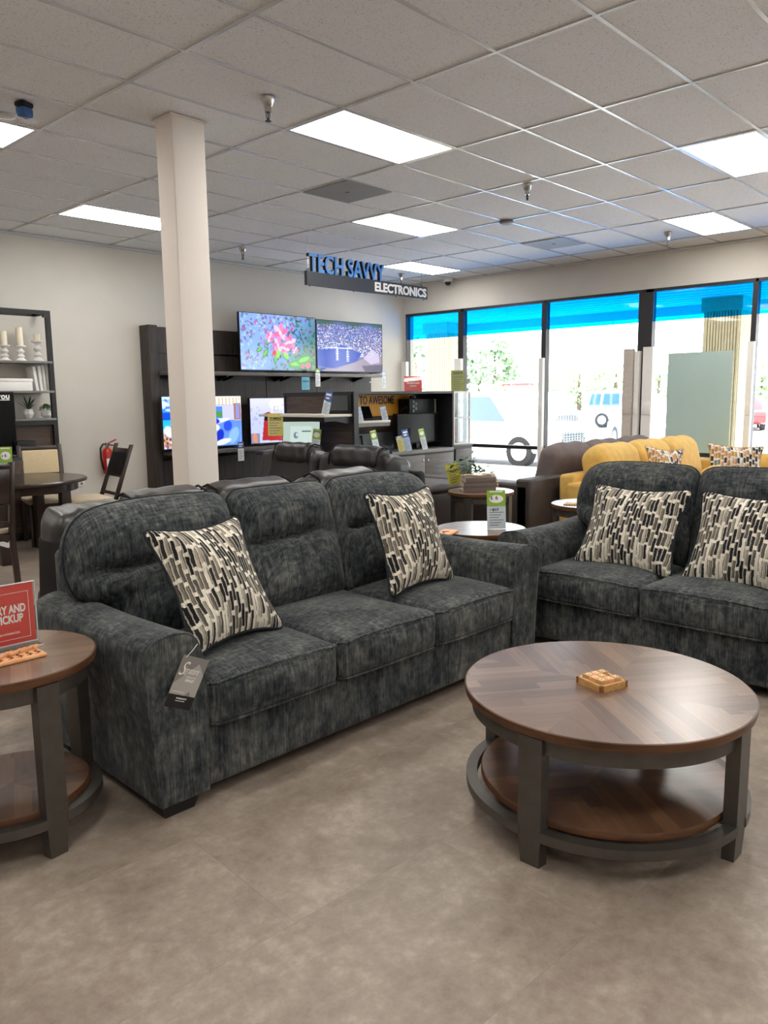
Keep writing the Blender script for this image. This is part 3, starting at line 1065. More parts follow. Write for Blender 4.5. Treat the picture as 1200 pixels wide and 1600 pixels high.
def pillow_outline(w, h, pinch=.052):
    hw, hh = w / 2, h / 2
    pts = []
    cs = [(-hw, -hh), (hw, -hh), (hw, hh), (-hw, hh)]
    for k in range(4):
        a = Vector(cs[k]); b = Vector(cs[(k + 1) % 4])
        mid = (a + b) / 2
        nrm = -mid.normalized()
        for t in range(16):
            u = t / 16
            q = a + (b - a) * u + nrm * pinch * (1 - abs(2 * u - 1) ** 2.2)
            # blunt the corner
            pts.append((q.x, q.y))
    # soften corners
    for _ in range(3):
        out = []
        N = len(pts)
        for i in range(N):
            p0, p1, p2 = Vector(pts[i - 1]), Vector(pts[i]), Vector(pts[(i + 1) % N])
            q = p0 * .25 + p1 * .5 + p2 * .25
            out.append((q.x, q.y))
        pts = out
    return out


def throw_pillow(label, loc, rotz, tilt, spin, w, h, mat, pipe, back='pillow_back', cat='throw pillow', th=.09, group='throw pillows on the couches'):
    t = bpy.data.objects.new('throw_pillow', None); COL.objects.link(t)
    t.location = loc
    t.rotation_euler = (Matrix.Rotation(math.radians(rotz), 4, 'Z') @ Matrix.Rotation(math.radians(-tilt), 4, 'X') @ Matrix.Rotation(math.radians(spin), 4, 'Y')).to_euler()
    tag(t, label, cat, group)
    ol = pillow_outline(w, h)
    rs = random.uniform(0, 6)
    def fn(p, t_, s):
        x, y, z = p
        k = (1 - t_) * t_ * 4
        y += k * .007 * math.sin(x * 24 + rs + z * 11) * s
        # gentle bend over the cushion behind
        y += .18 * (x * x) - .02
        return [x, y, z]
    m = MB(); puff(m, ol, th, th, 16, (0, 0), 1.9, .75, fn, mib=1)
    m.build('cover', [mat, back], t, angle=80)
    m = MB(); tube(m, [fn([a, 0, b], 1, 1) for a, b in ol], .0065, 7, closed=True); m.build('piping', pipe, t)
    return t

SA = math.radians(-1.285)
def sw(a, b, c):
    """sofa-frame point to world"""
    return (SO[0] + a * math.cos(SA) - b * math.sin(SA), SO[1] + a * math.sin(SA) + b * math.cos(SA), c)

throw_pillow('black, taupe and cream patterned pillow at the left end of the big sofa', sw(.495, .355, .735), 8, 30, 1, .545, .575, 'pillow', 'piping')
throw_pillow('black, taupe and cream patterned pillow at the right end of the big sofa', sw(1.735, .385, .745), 5, 20, 2, .60, .575, 'pillow', 'piping')
throw_pillow('black, taupe and cream patterned pillow on the left seat of the loveseat', (1.70, -1.275, .70), -90, 30, 0, .645, .575, 'pillow', 'piping')
throw_pillow('patterned pillow on the right seat of the loveseat, cut by the photo edge', (1.68, -1.95, .70), -90, 30, 0, .645, .585, 'pillow', 'piping')

# product tag hanging on the sofa's left arm
t = bpy.data.objects.new('hang_tag', None); COL.objects.link(t)
tp = sw(.108, -.022, .605)
t.location = tp
t.rotation_euler = (Matrix.Rotation(SA, 4, 'Z') @ Matrix.Rotation(math.radians(25), 4, 'Y') @ Matrix.Rotation(math.radians(6), 4, 'X')).to_euler()
tag(t, 'grey and black product tag hanging from the left arm of the big sofa', 'tag')
TW, TH = .112, .19
m = MB(); box(m, 0, TW, 0, .0012, -TH, 0); m.build('card', 'tag_grey', t)
m = MB(); m.add([(0, -.0006, -.105), (.078, -.0006, -.022), (TW, -.0006, -.06), (TW, -.0006, -.142), (0, -.0006, -.142)], [(0, 1, 2, 3, 4)], smooth=False); m.build('light_panel', 'tag_light', t)
m = MB(); box(m, 0, TW, -.001, .0, -TH, -.143); m.build('black_band', 'tag_black', t)
m = MB(); text(m, 'ignature', .036, T(.026, -.0012, -.062) @ STAND, depth=.0004, shear=.45, fit=.062)
text(m, 'S', .075, T(.006, -.0012, -.072) @ STAND, depth=.0004, shear=.5, fit=.034)
text(m, 'DESIGN BY', .0095, T(.044, -.0012, -.078) @ STAND, depth=.0004, xs=.9)
text(m, 'ASHLEY', .0125, T(.044, -.0012, -.091) @ STAND, depth=.0004, offset=.0005, xs=.9)
box(m, .008, .06, -.0013, -.0009, -.1325, -.131)
text(m, 'WARRANTY', .008, T(.036, -.0016, -.157) @ STAND, depth=.0004, offset=.0003)
box(m, .036, .075, -.0017, -.0012, -.1645, -.1625)
m.build('lettering', 'print_white', t)
m = MB(); m.add([(.066, -.0009, -.142), (.078, -.0009, -.124), (.090, -.0009, -.142)], [(0, 1, 2)], smooth=False); m.build('triangle_mark', 'tag_grey', t)
m = MB(); tube(m, [(.012, -.0005, -.008), (.03, .004, .02), (.045, .012, .045)], .0011, 5); m.build('string', 'print_white', t)


# ------------------------------------------------------------------ round tables of one collection
def sector_top(mb, R, z, n=8, phase=0.0, mi=0, zero=0.0):
    """round veneer top cut in n wedges, each with its own grain direction in uv"""
    steps = 12
    for s in range(n):
        a0 = phase + 2 * PI * s / n
        a1 = phase + 2 * PI * (s + 1) / n
        am = a0 if s % 2 else a1            # boards run along one edge of the wedge
        pts = [(0, 0)]
        for k in range(steps + 1):
            a = a0 + (a1 - a0) * k / steps
            pts.append((R * math.cos(a), R * math.sin(a)))
        def uv(p):
            return (p[0] * math.cos(am) + p[1] * math.sin(am) + s * 3.17, -p[0] * math.sin(am) + p[1] * math.cos(am) + s * 2.03 + .013)
        v = [(a, b, z) for a, b in pts]
        f = [(0, k + 1, k + 2) for k in range(steps)]
        mb.add(v, f, [[uv(pts[q]) for q in fc] for fc in f], mi, None, False)


def arc_bar(mb, R0, R1, z0, z1, a0, a1, n=24, mi=0):
    v = []; f = []
    for k in range(n + 1):
        a = a0 + (a1 - a0) * k / n
        c, s = math.cos(a), math.sin(a)
        v += [(R0 * c, R0 * s, z0), (R1 * c, R1 * s, z0), (R1 * c, R1 * s, z1), (R0 * c, R0 * s, z1)]
    for k in range(n):
        o = k * 4
        for q in range(4):
            f.append((o + q, o + (q + 1) % 4, o + 4 + (q + 1) % 4, o + 4 + q))
    f.append((0, 1, 2, 3)); f.append((n * 4 + 3, n * 4 + 2, n * 4 + 1, n * 4))
    mb.add(v, f, None, mi, None, True)


def round_table(label, loc, R, h, legrot, group, mat='veneer', shelf_mat='veneer_dark', phase=0.0, lw=.075, lt=.045, sh=.14, cat='table'):
    t = thing('round_table', label, cat, loc, 0, group)
    m = MB()
    sector_top(m, R - .006, h, 8, phase)
    top_prof = [(R - .006, h), (R - .001, h - .002), (R, h - .008), (R - .004, h - .03), (R - .03, h - .036)]
    lathe(m, top_prof, n=96, mi=1, caps=False)
    arc = [(R - .03) * 1.0]
    m.add([((R - .03) * math.cos(2 * PI * k / 96), (R - .03) * math.sin(2 * PI * k / 96), h - .036) for k in range(96)], [tuple(range(96))], None, 1, None, False)
    m.build('tabletop', [mat, 'edge_wood'], t)
    m = MB(); arc_bar(m, R - .05, R - .028, h - .09, h - .036, 0, 2 * PI, 96); m.build('apron', 'pewter', t)
    for k in range(4):
        a = math.radians(legrot + 90 * k)
        m = MB()
        M_ = RZ(math.degrees(a))
        ro = R - .012
        # slab leg, slightly tapered at the foot
        v = [(ro - lt, -lw / 2 + .004, 0), (ro - .006, -lw / 2 + .008, 0), (ro - .006, lw / 2 - .008, 0), (ro - lt, lw / 2 - .004, 0),
             (ro - lt, -lw / 2, .12), (ro, -lw / 2, .12), (ro, lw / 2, .12), (ro - lt, lw / 2, .12),
             (ro - lt, -lw / 2, h - .036), (ro, -lw / 2, h - .036), (ro, lw / 2, h - .036), (ro - lt, lw / 2, h - .036)]
        f = [(0, 3, 2, 1), (8, 9, 10, 11)]
        for b in (0, 4):
            for q in range(4):
                f.append((b + q, b + (q + 1) % 4, b + 4 + (q + 1) % 4, b + 4 + q))
        m.add(v, f, None, 0, M_, False)
        m.build('leg', 'pewter', t)
        m = MB()
        ga = math.asin(lw / 2 / (R - .03)) * .8
        arc_bar(m, R - .048, R - .008, sh - .045, sh - .012, a + ga, a + PI / 2 - ga, 24)
        m.build('lower_rail', 'pewter', t)
    m = MB()
    RS = R - .062 if R > .4 else R - .05
    sector_top(m, RS - .004, sh + .012, 8, phase)
    lathe(m, [(RS - .004, sh + .012), (RS, sh + .006), (RS, sh - .012), (RS - .01, sh - .016)], n=72, mi=1, caps=False)
    m.add([((RS - .01) * math.cos(-2 * PI * k / 72), (RS - .01) * math.sin(-2 * PI * k / 72), sh - .016) for k in range(72)], [tuple(range(72))], None, 1, None, False)
    m.build('shelf', [shelf_mat, 'edge_wood'], t)
    for k in range(4):
        a = legrot + 90 * k
        m = MB(); box(m, RS - .12, R - lt, -.02, .02, sh - .032, sh - .016, 0, RZ(a)); m.build('shelf_bracket', 'pewter', t)
    return t

ct = round_table('large round walnut coffee table with pewter legs in front of the loveseat', (-.173, -2.085, 0), .50, .472, 0, None, phase=.12, lw=.085, cat='coffee table')
ct.name = 'coffee_table'
GE = 'round walnut end tables'
et = round_table('round walnut end table cut off by the left edge, red sign on it', (-1.68, -.605, 0), .314, .63, 6, GE, phase=.4, cat='end table', sh=.155)
et.name = 'end_table'
t = round_table('round end table between the big sofa and loveseat, shining white with window light', (1.545, -.285, 0), .30, .62, 20, GE, phase=.2, cat='end table'); t.name = 'end_table'
t = round_table('round end table holding the stacked books and rope of beads', (3.22, .93, 0), .305, .62, 12, GE, phase=.2, cat='end table'); t.name = 'end_table'
t = round_table('round end table behind the loveseat, beside the mustard sofa', (3.06, -.26, 0), .30, .62, 30, GE, phase=.1, cat='end table'); t.name = 'end_table'


# ------------------------------------------------------------------ tic-tac-toe tray on the coffee table
ga = 72.0
gp = Vector((-0.191, -2.081, 0.472))
t = thing('game_tray', 'small square wooden game tray in the middle of the coffee table', 'game tray', (gp.x, gp.y, .472), ga)
q = .062
m = MB()
box(m, -q, q, -q, q, 0, .008)
for (x0, x1, y0, y1) in ((-q, q, -q, -q + .012), (-q, q, q - .012, q), (-q, -q + .012, -q + .012, q - .012), (q - .012, q, -q + .012, q - .012)):
    box(m, x0, x1, y0, y1, .008, .024)
m.build('tray', 'game_wood', t)
for sx in (-1, 1):
    for sy in (-1, 1):
        m = MB(); box(m, min(sx * q, sx * (q - .011)) - (.0006 if sx < 0 else -.0006), max(sx * q, sx * (q - .011)) + (.0006 if sx > 0 else -.0006),
            min(sy * q, sy * (q - .011)) - (.0006 if sy < 0 else -.0006), max(sy * q, sy * (q - .011)) + (.0006 if sy > 0 else -.0006), .001, .0244)
        m.build('corner_joint', 'game_dark', t)
MARKS = {(1, -1): 'O', (1, 0): 'O', (1, 1): 'O', (0, 0): 'X', (0, 1): 'O', (-1, -1): 'X', (-1, 0): 'X', (-1, 1): 'O'}
NAMES = {(1, -1): 'wooden O block at the back corner of the game tray', (1, 0): 'wooden O block in the middle of the left side of the game tray',
         (1, 1): 'wooden O block at the left corner of the game tray', (0, 0): 'wooden X block in the centre of the game tray',
         (0, 1): 'wooden O block midway on the front left side of the game tray', (-1, -1): 'wooden X block at the right corner of the game tray beside the gap',
         (-1, 0): 'wooden X block midway on the front right side of the game tray', (-1, 1): 'wooden O block at the nearest corner of the game tray'}
ca, sa = math.cos(math.radians(ga)), math.sin(math.radians(ga))
bs = .031
for (i, j), mk in MARKS.items():
    # rows run from the far-left side to the near-right side of the tray
    lx, ly = i * (bs + .001), j * (bs + .001)
    g = thing('game_block', NAMES[(i, j)], 'game block', (gp.x + lx * ca - ly * sa, gp.y + lx * sa + ly * ca, .480), ga, 'tic-tac-toe blocks in the tray')
    m = MB(); rbox(m, -bs / 2, bs / 2, -bs / 2, bs / 2, 0, .028, .0015, 1); m.build('block', 'puzzle_wood' if (i + j) % 2 else 'game_wood', g)
    m = MB()
    if mk == 'O':
        arc_bar(m, .0065, .0095, .0279, .0286, 0, 2 * PI, 20)
    else:
        for a in (45, -45): box(m, -.011, .011, -.0017, .0017, .0279, .0286, 0, RZ(a))
    m.build('mark', 'mark', g)

# ------------------------------------------------------------------ sign holder and puzzle board on the left end table
b1 = Vector((-1.520, -0.547, 0.630)); b0 = Vector((-1.657, -0.554, 0.630))
d = Vector((b1.x - b0.x, b1.y - b0.y, 0)).normalized()
rz = math.degrees(math.atan2(d.y, d.x))
rz = rz - 4
dd = Vector((math.cos(math.radians(rz)), math.sin(math.radians(rz)), 0))
SWD, SHG = .28, .216
org = Vector((b1.x, b1.y, .63)) - dd * SWD
t = thing('sign_holder', 'red delivery and pickup notice in a clear acrylic stand on the left end table', 'sign', org, rz)
m = MB(); box(m, 0, SWD, -.004, -.001, .012, .012 + SHG); box(m, 0, SWD, .002, .005, .012, .012 + SHG); m.build('acrylic_sleeve', 'acrylic', t)
m = MB(); box(m, -.0, SWD, -.045, .045, 0, .0035); m.build('acrylic_foot', 'acrylic', t)
m = MB()
box(m, SWD - .0005, SWD + .0015, -.004, .005, .008, .012 + SHG); box(m, 0, SWD, -.004, .005, .012 + SHG, .0138 + SHG); box(m, 0, SWD, -.004, .005, .0098, .0112)
box(m, -.0, SWD + .0005, -.0465, -.045, 0, .0036)
m.build('acrylic_edge', 'acrylic_edge', t)
m = MB(); box(m, .003, SWD - .006, -.0005, .0015, .013, .010 + SHG); m.build('card', 'paper_red', t)
m = MB()
yy = -.0012
x1 = SWD - .024
for (xa, xb, za, zb) in ((.02, x1 - .09, .196, .1972), (x1 - .0875, x1, .196, .1972), (.02, x1, .03, .0312), (x1 - .0012, x1, .03, .1972), (.02, .0212, .03, .1972)):
    box(m, xa, xb, yy - .0003, yy + .0008, za, zb)
text(m, 'DELIVERY AND', .040, T(x1 - .012 - .178, yy, .126) @ STAND, depth=.0006, offset=.0014, fit=.178)
text(m, 'PICKUP', .040, T(x1 - .022 - .092, yy, .091) @ STAND, depth=.0006, offset=.0014, fit=.092)
text(m, 'DETAILS.', .016, T(x1 - .105, yy, .066) @ STAND, depth=.0006, offset=.0002, xs=.78, align='RIGHT')
text(m, 'PARA. POR MAS INFORMACION.', .010, T(x1 - .036, yy, .049) @ STAND, depth=.0006, offset=.0001, xs=.8, align='RIGHT')
m.build('lettering', 'print_white', t, angle=20)
pz = Vector((-1.630, -0.689, 0.630))
t = thing('puzzle_board', 'small pale wooden puzzle board with burnt marks on the left end table', 'puzzle', (pz.x, pz.y, .63), rz)
m = MB(); rbox(m, -.15, .062, -.042, .042, 0, .013, .005, 2); m.build('board', 'puzzle_wood', t)
m = MB()
for k, x in enumerate((-.12, -.085, -.05, -.02, .012, .04)):
    tube(m, [(x, -.03 + .004 * (k % 3), .0134), (x + .008, -.01, .0138), (x - .003, .006, .0138), (x + .01, .018, .0134)], .0016, 5)
    tube(m, [(x - .008, -.02, .0134), (x + .012, -.014, .0138)], .0014, 5)
m.build('burnt_mark', 'burnt', t)
for k, (x, y, a) in enumerate(((-.055, .02, 30), (-.01, .026, 28), (.03, .035, 22))):
    g = thing('puzzle_piece', ['loose wooden puzzle stick lying left on the puzzle board', 'loose wooden puzzle stick in the middle of the puzzle board', 'loose wooden puzzle stick at the right end of the puzzle board'][k], 'puzzle piece',
              (pz.x + x * dd.x - y * dd.y, pz.y + x * dd.y + y * dd.x, .643), rz + a, 'loose puzzle pieces')
    m = MB(); rbox(m, -.04, .04, -.006, .006, 0, .011, .002, 1); rbox(m, .012, .028, -.014, .014, 0, .010, .002, 1); m.build('stick', 'puzzle_wood', g)

# ------------------------------------------------------------------ price cards
CARDN = {}
def lines(mb, w, h, z0, n, y, x0=.12, mi=0):
    for k in range(n):
        zz = z0 + (h / n) * (k + .35)
        ww = w * (1 - 2 * x0) * (0.65 + .35 * ((k * 7) % 3) / 2)
        box(mb, w * x0, w * x0 + ww, y - .0006, y, zz, zz + h / n * .28, mi)


def price_card(label, loc, rz, w, h, top, body, split=.34, tilt=12, hang=False, roll=0, words=(), name='price_card', cat='price card', foot=True, group='price cards and notices'):
    """card in a clear holder; origin at the bottom middle"""
    t = bpy.data.objects.new(name, None); COL.objects.link(t)
    t.location = loc
    t.rotation_euler = (RZ(rz) @ RX(-tilt) @ RY(roll)).to_euler()
    tag(t, label, cat, group)
    o = -w / 2
    m = MB(); box(m, o, o + w, 0, .0015, 0, h * (1 - split)); m.build('card', body, t)
    if split > 0:
        m = MB(); box(m, o, o + w, -.0004, .0012, h * (1 - split), h); m.build('header', top, t)
    m = MB()
    M_ = T(o, 0, 0)
    mm = MB(); lines(mm, w, h * (1 - split) * .8, h * .06, 7, -.0003); m.add(mm.v, mm.f, None, 0, M_, False)
    m.build('print', 'ink_faint', t)
    if split > 0:
        mm = MB()
        if top == 'paper_green':
            mm.add([(w * .5 + w * .38 * math.cos(a), -.0012, h * (1 - split * .55) + h * split * .25 * math.sin(a)) for a in [k * PI / 10 for k in range(20)]], [tuple(range(19, -1, -1))], smooth=False)
            box(mm, w * .15, w * .85, -.0012, -.0005, h * (1 - split * .13), h * (1 - split * .06))
        else:
            box(mm, w * .15, w * .85, -.0012, -.0005, h * (1 - split * .45), h * (1 - split * .25)); box(mm, w * .2, w * .7, -.0012, -.0005, h * (1 - split * .75), h * (1 - split * .6))
        m2 = MB(); m2.add(mm.v, mm.f, None, 0, M_, False); m2.build('header_print', 'print_white', t)
    for (s, size, fx, fz, mt) in words:
        m = MB(); text(m, s, size, T(o + w * fx, -.002, h * fz) @ STAND, depth=.0006, offset=size * .02, align='CENTER'); m.build('lettering', mt, t)
    if not hang and foot:
        m = MB(); box(m, o - .003, o + w + .003, -.03, .012, 0, .0025, 0, RX(tilt) if False else None); box(m, o - .003, o + w + .003, -.0035, -.002, 0, h * (1 - split) + .01); m.build('acrylic_holder', 'acrylic', t)
    return t

FACE = -45.0   # cards that face the camera side of the shop

# on the end tables
p = Vector((1.576, -0.394, 0.622))
price_card('green topped price card showing 6 on the end table between the couches', (p.x, p.y, .622), -42, .125, .255, 'paper_green', 'paper_white', .42, 6,
           words=(('$', .03, .24, .76, 'ink'), ('6', .036, .52, .755, 'ink'), ('$17', .028, .45, .46, 'print_purple')))
g = Vector((1.188, -0.282, 0.620))
t = thing('coaster_block', 'thin wooden piece lying on the end table between the couches', 'game piece', (g.x + .04, g.y + .03, .62), 20)
m = MB(); rbox(m, -.09, .09, -.05, .05, 0, .014, .004, 2); m.build('board', 'puzzle_wood', t)
m = MB(); tube(m, [(-.07, -.01, .0145), (-.03, .02, .017), (.0, -.015, .0145)], .002, 5); m.build('mark', 'burnt', t)

# books with bead garland and plant on the round table
bt = (3.22, .93)
bx = Vector((3.166, 0.886, 0.620))
BR = -44
B0 = Vector((bx.x + .02, bx.y + .05, .62))
bw = [.30, .305, .28]; bz = 0
for k, lab in enumerate(('greige book at the bottom of the stack on the round table', 'greige book in the middle of the stack on the round table', 'greige book on top of the stack on the round table')):
    hgt = (.043, .043, .048)[k]
    t = thing('book', lab, 'book', (B0.x, B0.y, .62 + bz), BR + (-2, 1, 3)[k], 'books stacked on the round table')
    w_ = bw[k] / 2
    m = MB(); rbox(m, -w_, w_, -.105, .105, 0, .004, .0015, 1); rbox(m, -w_, w_, -.105, .105, hgt - .004, hgt, .0015, 1); rbox(m, -w_, w_, -.109, -.104, 0, hgt, .002, 1); m.build('cover', 'book', t)
    m = MB(); box(m, -w_ + .006, w_ - .006, -.104, .099, .004, hgt - .004); m.build('pages', 'pages', t)
    bz += hgt + .0005
t = thing('bead_garland', 'cream wooden bead garland draped over the stacked books', 'garland', (B0.x, B0.y, .62), BR)
m = MB()
zt = bz + .009
path = []
for k in range(46):
    a = k / 45
    if a < .12: path.append((-.165 + .1 * a, .02 - .05 * a * 4, zt * (a / .12) ** .7 * .98 + .01))
    elif a < .82:
        b = (a - .12) / .7
        path.append((-.14 + .27 * b, -.02 + .05 * math.sin(b * 9), zt + .002))
    else:
        b = (a - .82) / .18
        path.append((.14 + .03 * math.sin(b * 1.7), .0 - .08 * b, zt + .012 * math.sin(b * PI) - (zt - .012) * b ** 1.4))
for pnt in path:
    lathe(m, [(.001, -.0088), (.0062, -.0062), (.0088, 0), (.0062, .0062), (.001, .0088)], pnt, 8)
m.build('beads', 'bead', t)
m = MB(); tube(m, path, .0025, 5); e = path[-1]
for k in range(7): tube(m, [e, (e[0] + .004 * (k - 3), e[1] - .02, .008)], .0018, 4)
m.build('cord', 'bead', t)


def leaf(mb, p, d, L, W, up=(0, 0, 1), bend=.25, mi=0):
    p = Vector(p); d = Vector(d).normalized(); s = d.cross(Vector(up))
    if s.length < 1e-3: s = Vector((1, 0, 0))
    s.normalize(); n = s.cross(d)
    v = [p]
    prof = [(.25, .75), (.5, 1.0), (.75, .75)]
    for (t, w) in prof:
        c = p + d * L * t - n * bend * L * t * t
        v += [c - s * W / 2 * w + n * W * .12, c, c + s * W / 2 * w + n * W * .12]
    v.append(p + d * L - n * bend * L)
    f = [(0, 1, 2), (0, 2, 3), (1, 4, 5, 2), (2, 5, 6, 3), (4, 7, 8, 5), (5, 8, 9, 6), (7, 10, 8), (8, 10, 9)]
    mb.add(v, f, None, mi, None, True)


pp = Vector((3.785, 1.505, 0.620))
pp = (3.295, 1.13, .62)
t = thing('potted_plant', 'small leafy green plant in a dark pot behind the stacked books', 'plant', pp)
m = MB(); lathe(m, [(.045, 0), (.06, .02), (.068, .09), (.064, .125), (.056, .122), (.052, .1)], n=20); m.build('pot', 'pot', t)
m = MB(); ms = MB()
rr = random.Random(5)
for k in range(44):
    a = rr.uniform(0, 2 * PI); e_ = rr.uniform(.1, 1.35)
    L = rr.uniform(.08, .20)
    tip = Vector((math.cos(a) * math.cos(e_) * L * 1.1, math.sin(a) * math.cos(e_) * L * 1.1, .11 + math.sin(e_) * L))
    tube(ms, [(0, 0, .1), tip * .5 + Vector((0, 0, .075)), tip], .0018, 4)
    for q in range(2):
        leaf(m, tip, (math.cos(a + q * 1.4 - .7), math.sin(a + q * 1.4 - .7), rr.uniform(-.3, .5)), rr.uniform(.05, .07), rr.uniform(.04, .055))
m.build('leaves', 'leaf', t); ms.build('stem', 'leaf', t)

p = Vector((3.325, 1.297, 0.655))
price_card('yellow notice card leaning on the low brown ottoman left of the books', (p.x, p.y, .648), -35, .135, .20, 'paper_yellow', 'paper_yellow', 0, 10, roll=-12, name='notice_card', cat='notice')

p = Vector((2.915, -0.178, 0.620))
t = thing('coaster', 'small pale wooden mat on the end table behind the loveseat', 'coaster', (p.x, p.y, .62), 20)
m = MB()
for k in range(5): rbox(m, -.07, .07, -.05 + k * .021, -.035 + k * .021, 0, .010, .003, 1)
m.build('slats', 'bead', t)


# ------------------------------------------------------------------ leather recliners
def recliner(root, W, D, heads, arm=.24, hz=1.03, seat_z=.47, mats=('leather', 'leather_panel'), back_lean=10, arm_h=.62, shell=.13, shell_top=.19, arms=(0, 1)):
    """front at y=0, back at y=D; heads = list of (x0, x1) headrest spans"""
    L, P = mats
    m = MB(); rbox(m, .0, W - (.10 if shell > .2 else 0), D - shell, D - .015, .06, hz - shell_top, .04, 3, (6, 2, 4), lambda p, u: (p[0] * (1.02 - .02 * u[2]), p[1], p[2])); m.build('back_shell', P, root)
    if shell > .2:
        for x in (.1, W * .33, W * .66, W - .2):
            m = MB(); tube(m, [(x, D - .013, .1), (x, D - .013, hz - shell_top - .03)], .004, 5); m.build('seam', P, root)
        m = MB(); tube(m, [(W - .085, D - shell * .5, .08), (W - .10, D - shell * .5, hz - shell_top - .04)], .004, 5); m.build('seam', P, root)
    i1 = W - .04 if 1 in arms else W - .34
    m = MB(); rbox(m, .04, i1, .10, D - .06, .06, .36, .03); m.build('base', P, root)
    for s in arms:
        x0, x1 = (0, arm) if s == 0 else (W - arm, W)
        def fa(p, u):
            z = p[2] + .03 * max(0, u[2]) * (1 - u[0] ** 2) - .05 * max(0, u[2]) * max(0, u[1]) * 0
            return (p[0] * (1 + .06 * max(0, u[2])), p[1], z)
        m = MB(); rbox(m, x0, x1, .04, D - .12, .05, arm_h, .07, 4, (3, 6, 5), fa); m.build('arm', P, root)
    for x in (.08, i1 - .10):
        for y in (.12, D - .2):
            m = MB(); box(m, x, x + .06, y, y + .06, 0, .06); m.build('foot', 'black_foot', root)
    n = len(heads)
    for k, (a, b) in enumerate(heads):
        lo = arm + .005 if k == 0 else (heads[k - 1][1] + a) / 2 + .004
        hi = i1 - .005 - (arm - .04 if 1 in arms else 0) if k == n - 1 else (b + heads[k + 1][0]) / 2 - .004
        def fs(p, u):
            return (p[0], p[1], p[2] + .03 * max(0, u[2]) * (1 - u[0] ** 2) * (1 - u[1] ** 2))
        m = MB(); rbox(m, lo, hi, .03, D - .25, .33, seat_z, .06, 4, (6, 6, 2), fs); m.build('seat', L, root)
        m = MB(); rbox(m, lo + .01, hi - .01, .0, .07, .08, .36, .03, 3, (4, 1, 3)); m.build('footrest', L, root)
        lo2 = lo - (arm * .55 if k == 0 else 0); hi2 = (W - .10 if shell > .2 else W - arm * .45) if k == n - 1 else hi
        hi2 = (hi2 if k == n - 1 else hi)
        cx = (lo2 + hi2) / 2; hw = (hi2 - lo2) / 2
        # back pad with side wings and gathered corners
        def fb(p, u, hw=hw, kk=k):
            x, y, z = p
            y -= .05 * math.exp(-((abs(u[0]) - .86) / .13) ** 2) * (1 if u[1] < 0 else 0)
            y += .006 * math.cos(u[0] * 27 + kk + 5 * u[0] * u[0]) * math.exp(-((u[2] - .96) / .18) ** 2) * (1 if abs(u[0]) > .6 else .1)
            z += -.035 * max(0, abs(u[0]) - .7) / .3 * max(0, u[2]) + .005 * math.sin(u[0] * 23 + kk + 6 * u[0] ** 3) * max(0, u[2]) ** 4
            y -= .03 * math.exp(-((u[2] + .15) / .4) ** 2) * (1 - u[0] ** 2) * (1 if u[1] < 0 else 0)
            return (x, y, z)
        m = MB(); rbox(m, -hw, hw, -.11, .10, -.30, .29, .075, 4, (30, 3, 14), fb)
        M_ = T(cx, D - .20, .715) @ RX(-back_lean)
        m.v = [tuple(M_ @ Vector(q)) for q in m.v]
        m.build('backrest', L, root, angle=80)
        # rolled headrest draped over the top
        hw2 = (b - a) / 2
        def fh(p, u, kk=k):
            x, y, z = p
            e_ = max(0, abs(u[0]) - .8) / .2
            sq = 1 - .16 * e_ * e_
            z2 = z * sq + .003 * math.sin(u[0] * 9 + kk * 2 + 4 * u[0] ** 2) * u[2] ** 2 + .004 * e_ * math.sin(u[1] * 14)
            y2 = y * sq + .002 * math.cos(u[0] * 12 + kk + 3 * u[2])
            return (x, y2, z2)
        m = MB(); rbox(m, -hw2, hw2, -.105, .115, -.125, .095, .085, 5, (26, 3, 4), fh)
        M_ = T((a + b) / 2, D - .185, hz - .085) @ RX(-back_lean - 4)
        m.v = [tuple(M_ @ Vector(q)) for q in m.v]
        hr = m.build('headrest', L, root, angle=80)
        for sx in (-1, 1):
            m = MB()
            xx = sx * (hw2 - .022)
            pts = [(xx, -.092, -.10), (xx, -.100, -.03), (xx, -.082, .05), (xx, -.03, .083), (xx, .05, .081), (xx, .093, .03), (xx, .102, -.06)]
            tube(m, [M_ @ Vector(q) for q in pts], .007, 5)
            m.build('seam', P, hr)


# sofa with its back to the charcoal sofa
lr = thing('leather_recliner', 'dark grey leather reclining sofa standing back to back behind the charcoal sofa', 'recliner sofa', (1.12, 1.06, 0), 180)
# local x = 1.12 - world x
recliner(lr, 2.34, 1.0, [(.07, .62), (.79, 1.36), (1.38, 1.86)], hz=1.03, mats=('leather_grey', 'leather_panel'), arm=.22, arm_h=.60, shell=.30, shell_top=.15, arms=(0,))
lr2 = thing('leather_recliner', 'black leather reclining loveseat facing left between the column and the display counter', 'recliner sofa', (1.42, 2.88, 0), -90)
recliner(lr2, 1.98, 1.0, [(.27, .80), (1.05, 1.68)], hz=1.06, arm=.22, arm_h=.55)


# ------------------------------------------------------------------ brown couch behind the mustard one, low brown ottoman
def soft(m, x0, x1, y0, y1, z0, z1, r=.06, puffz=.03, seg=(8, 5, 4), fx=0.0, M=None):
    def f(p, u):
        x, y, z = p
        z += puffz * max(0, u[2]) * (1 - abs(u[0]) ** 2.5) * (1 - abs(u[1]) ** 2.5) + .007 * math.sin(u[0] * 7 + x0 * 5) * max(0, u[2])
        y += -.03 * (1 - abs(u[0]) ** 2.5) * (1 - u[2] ** 2) * (1 if u[1] < 0 else -1) * .7
        return (x, y, z)
    rbox(m, x0, x1, y0, y1, z0, z1, r, 4, seg, f, 0, M)

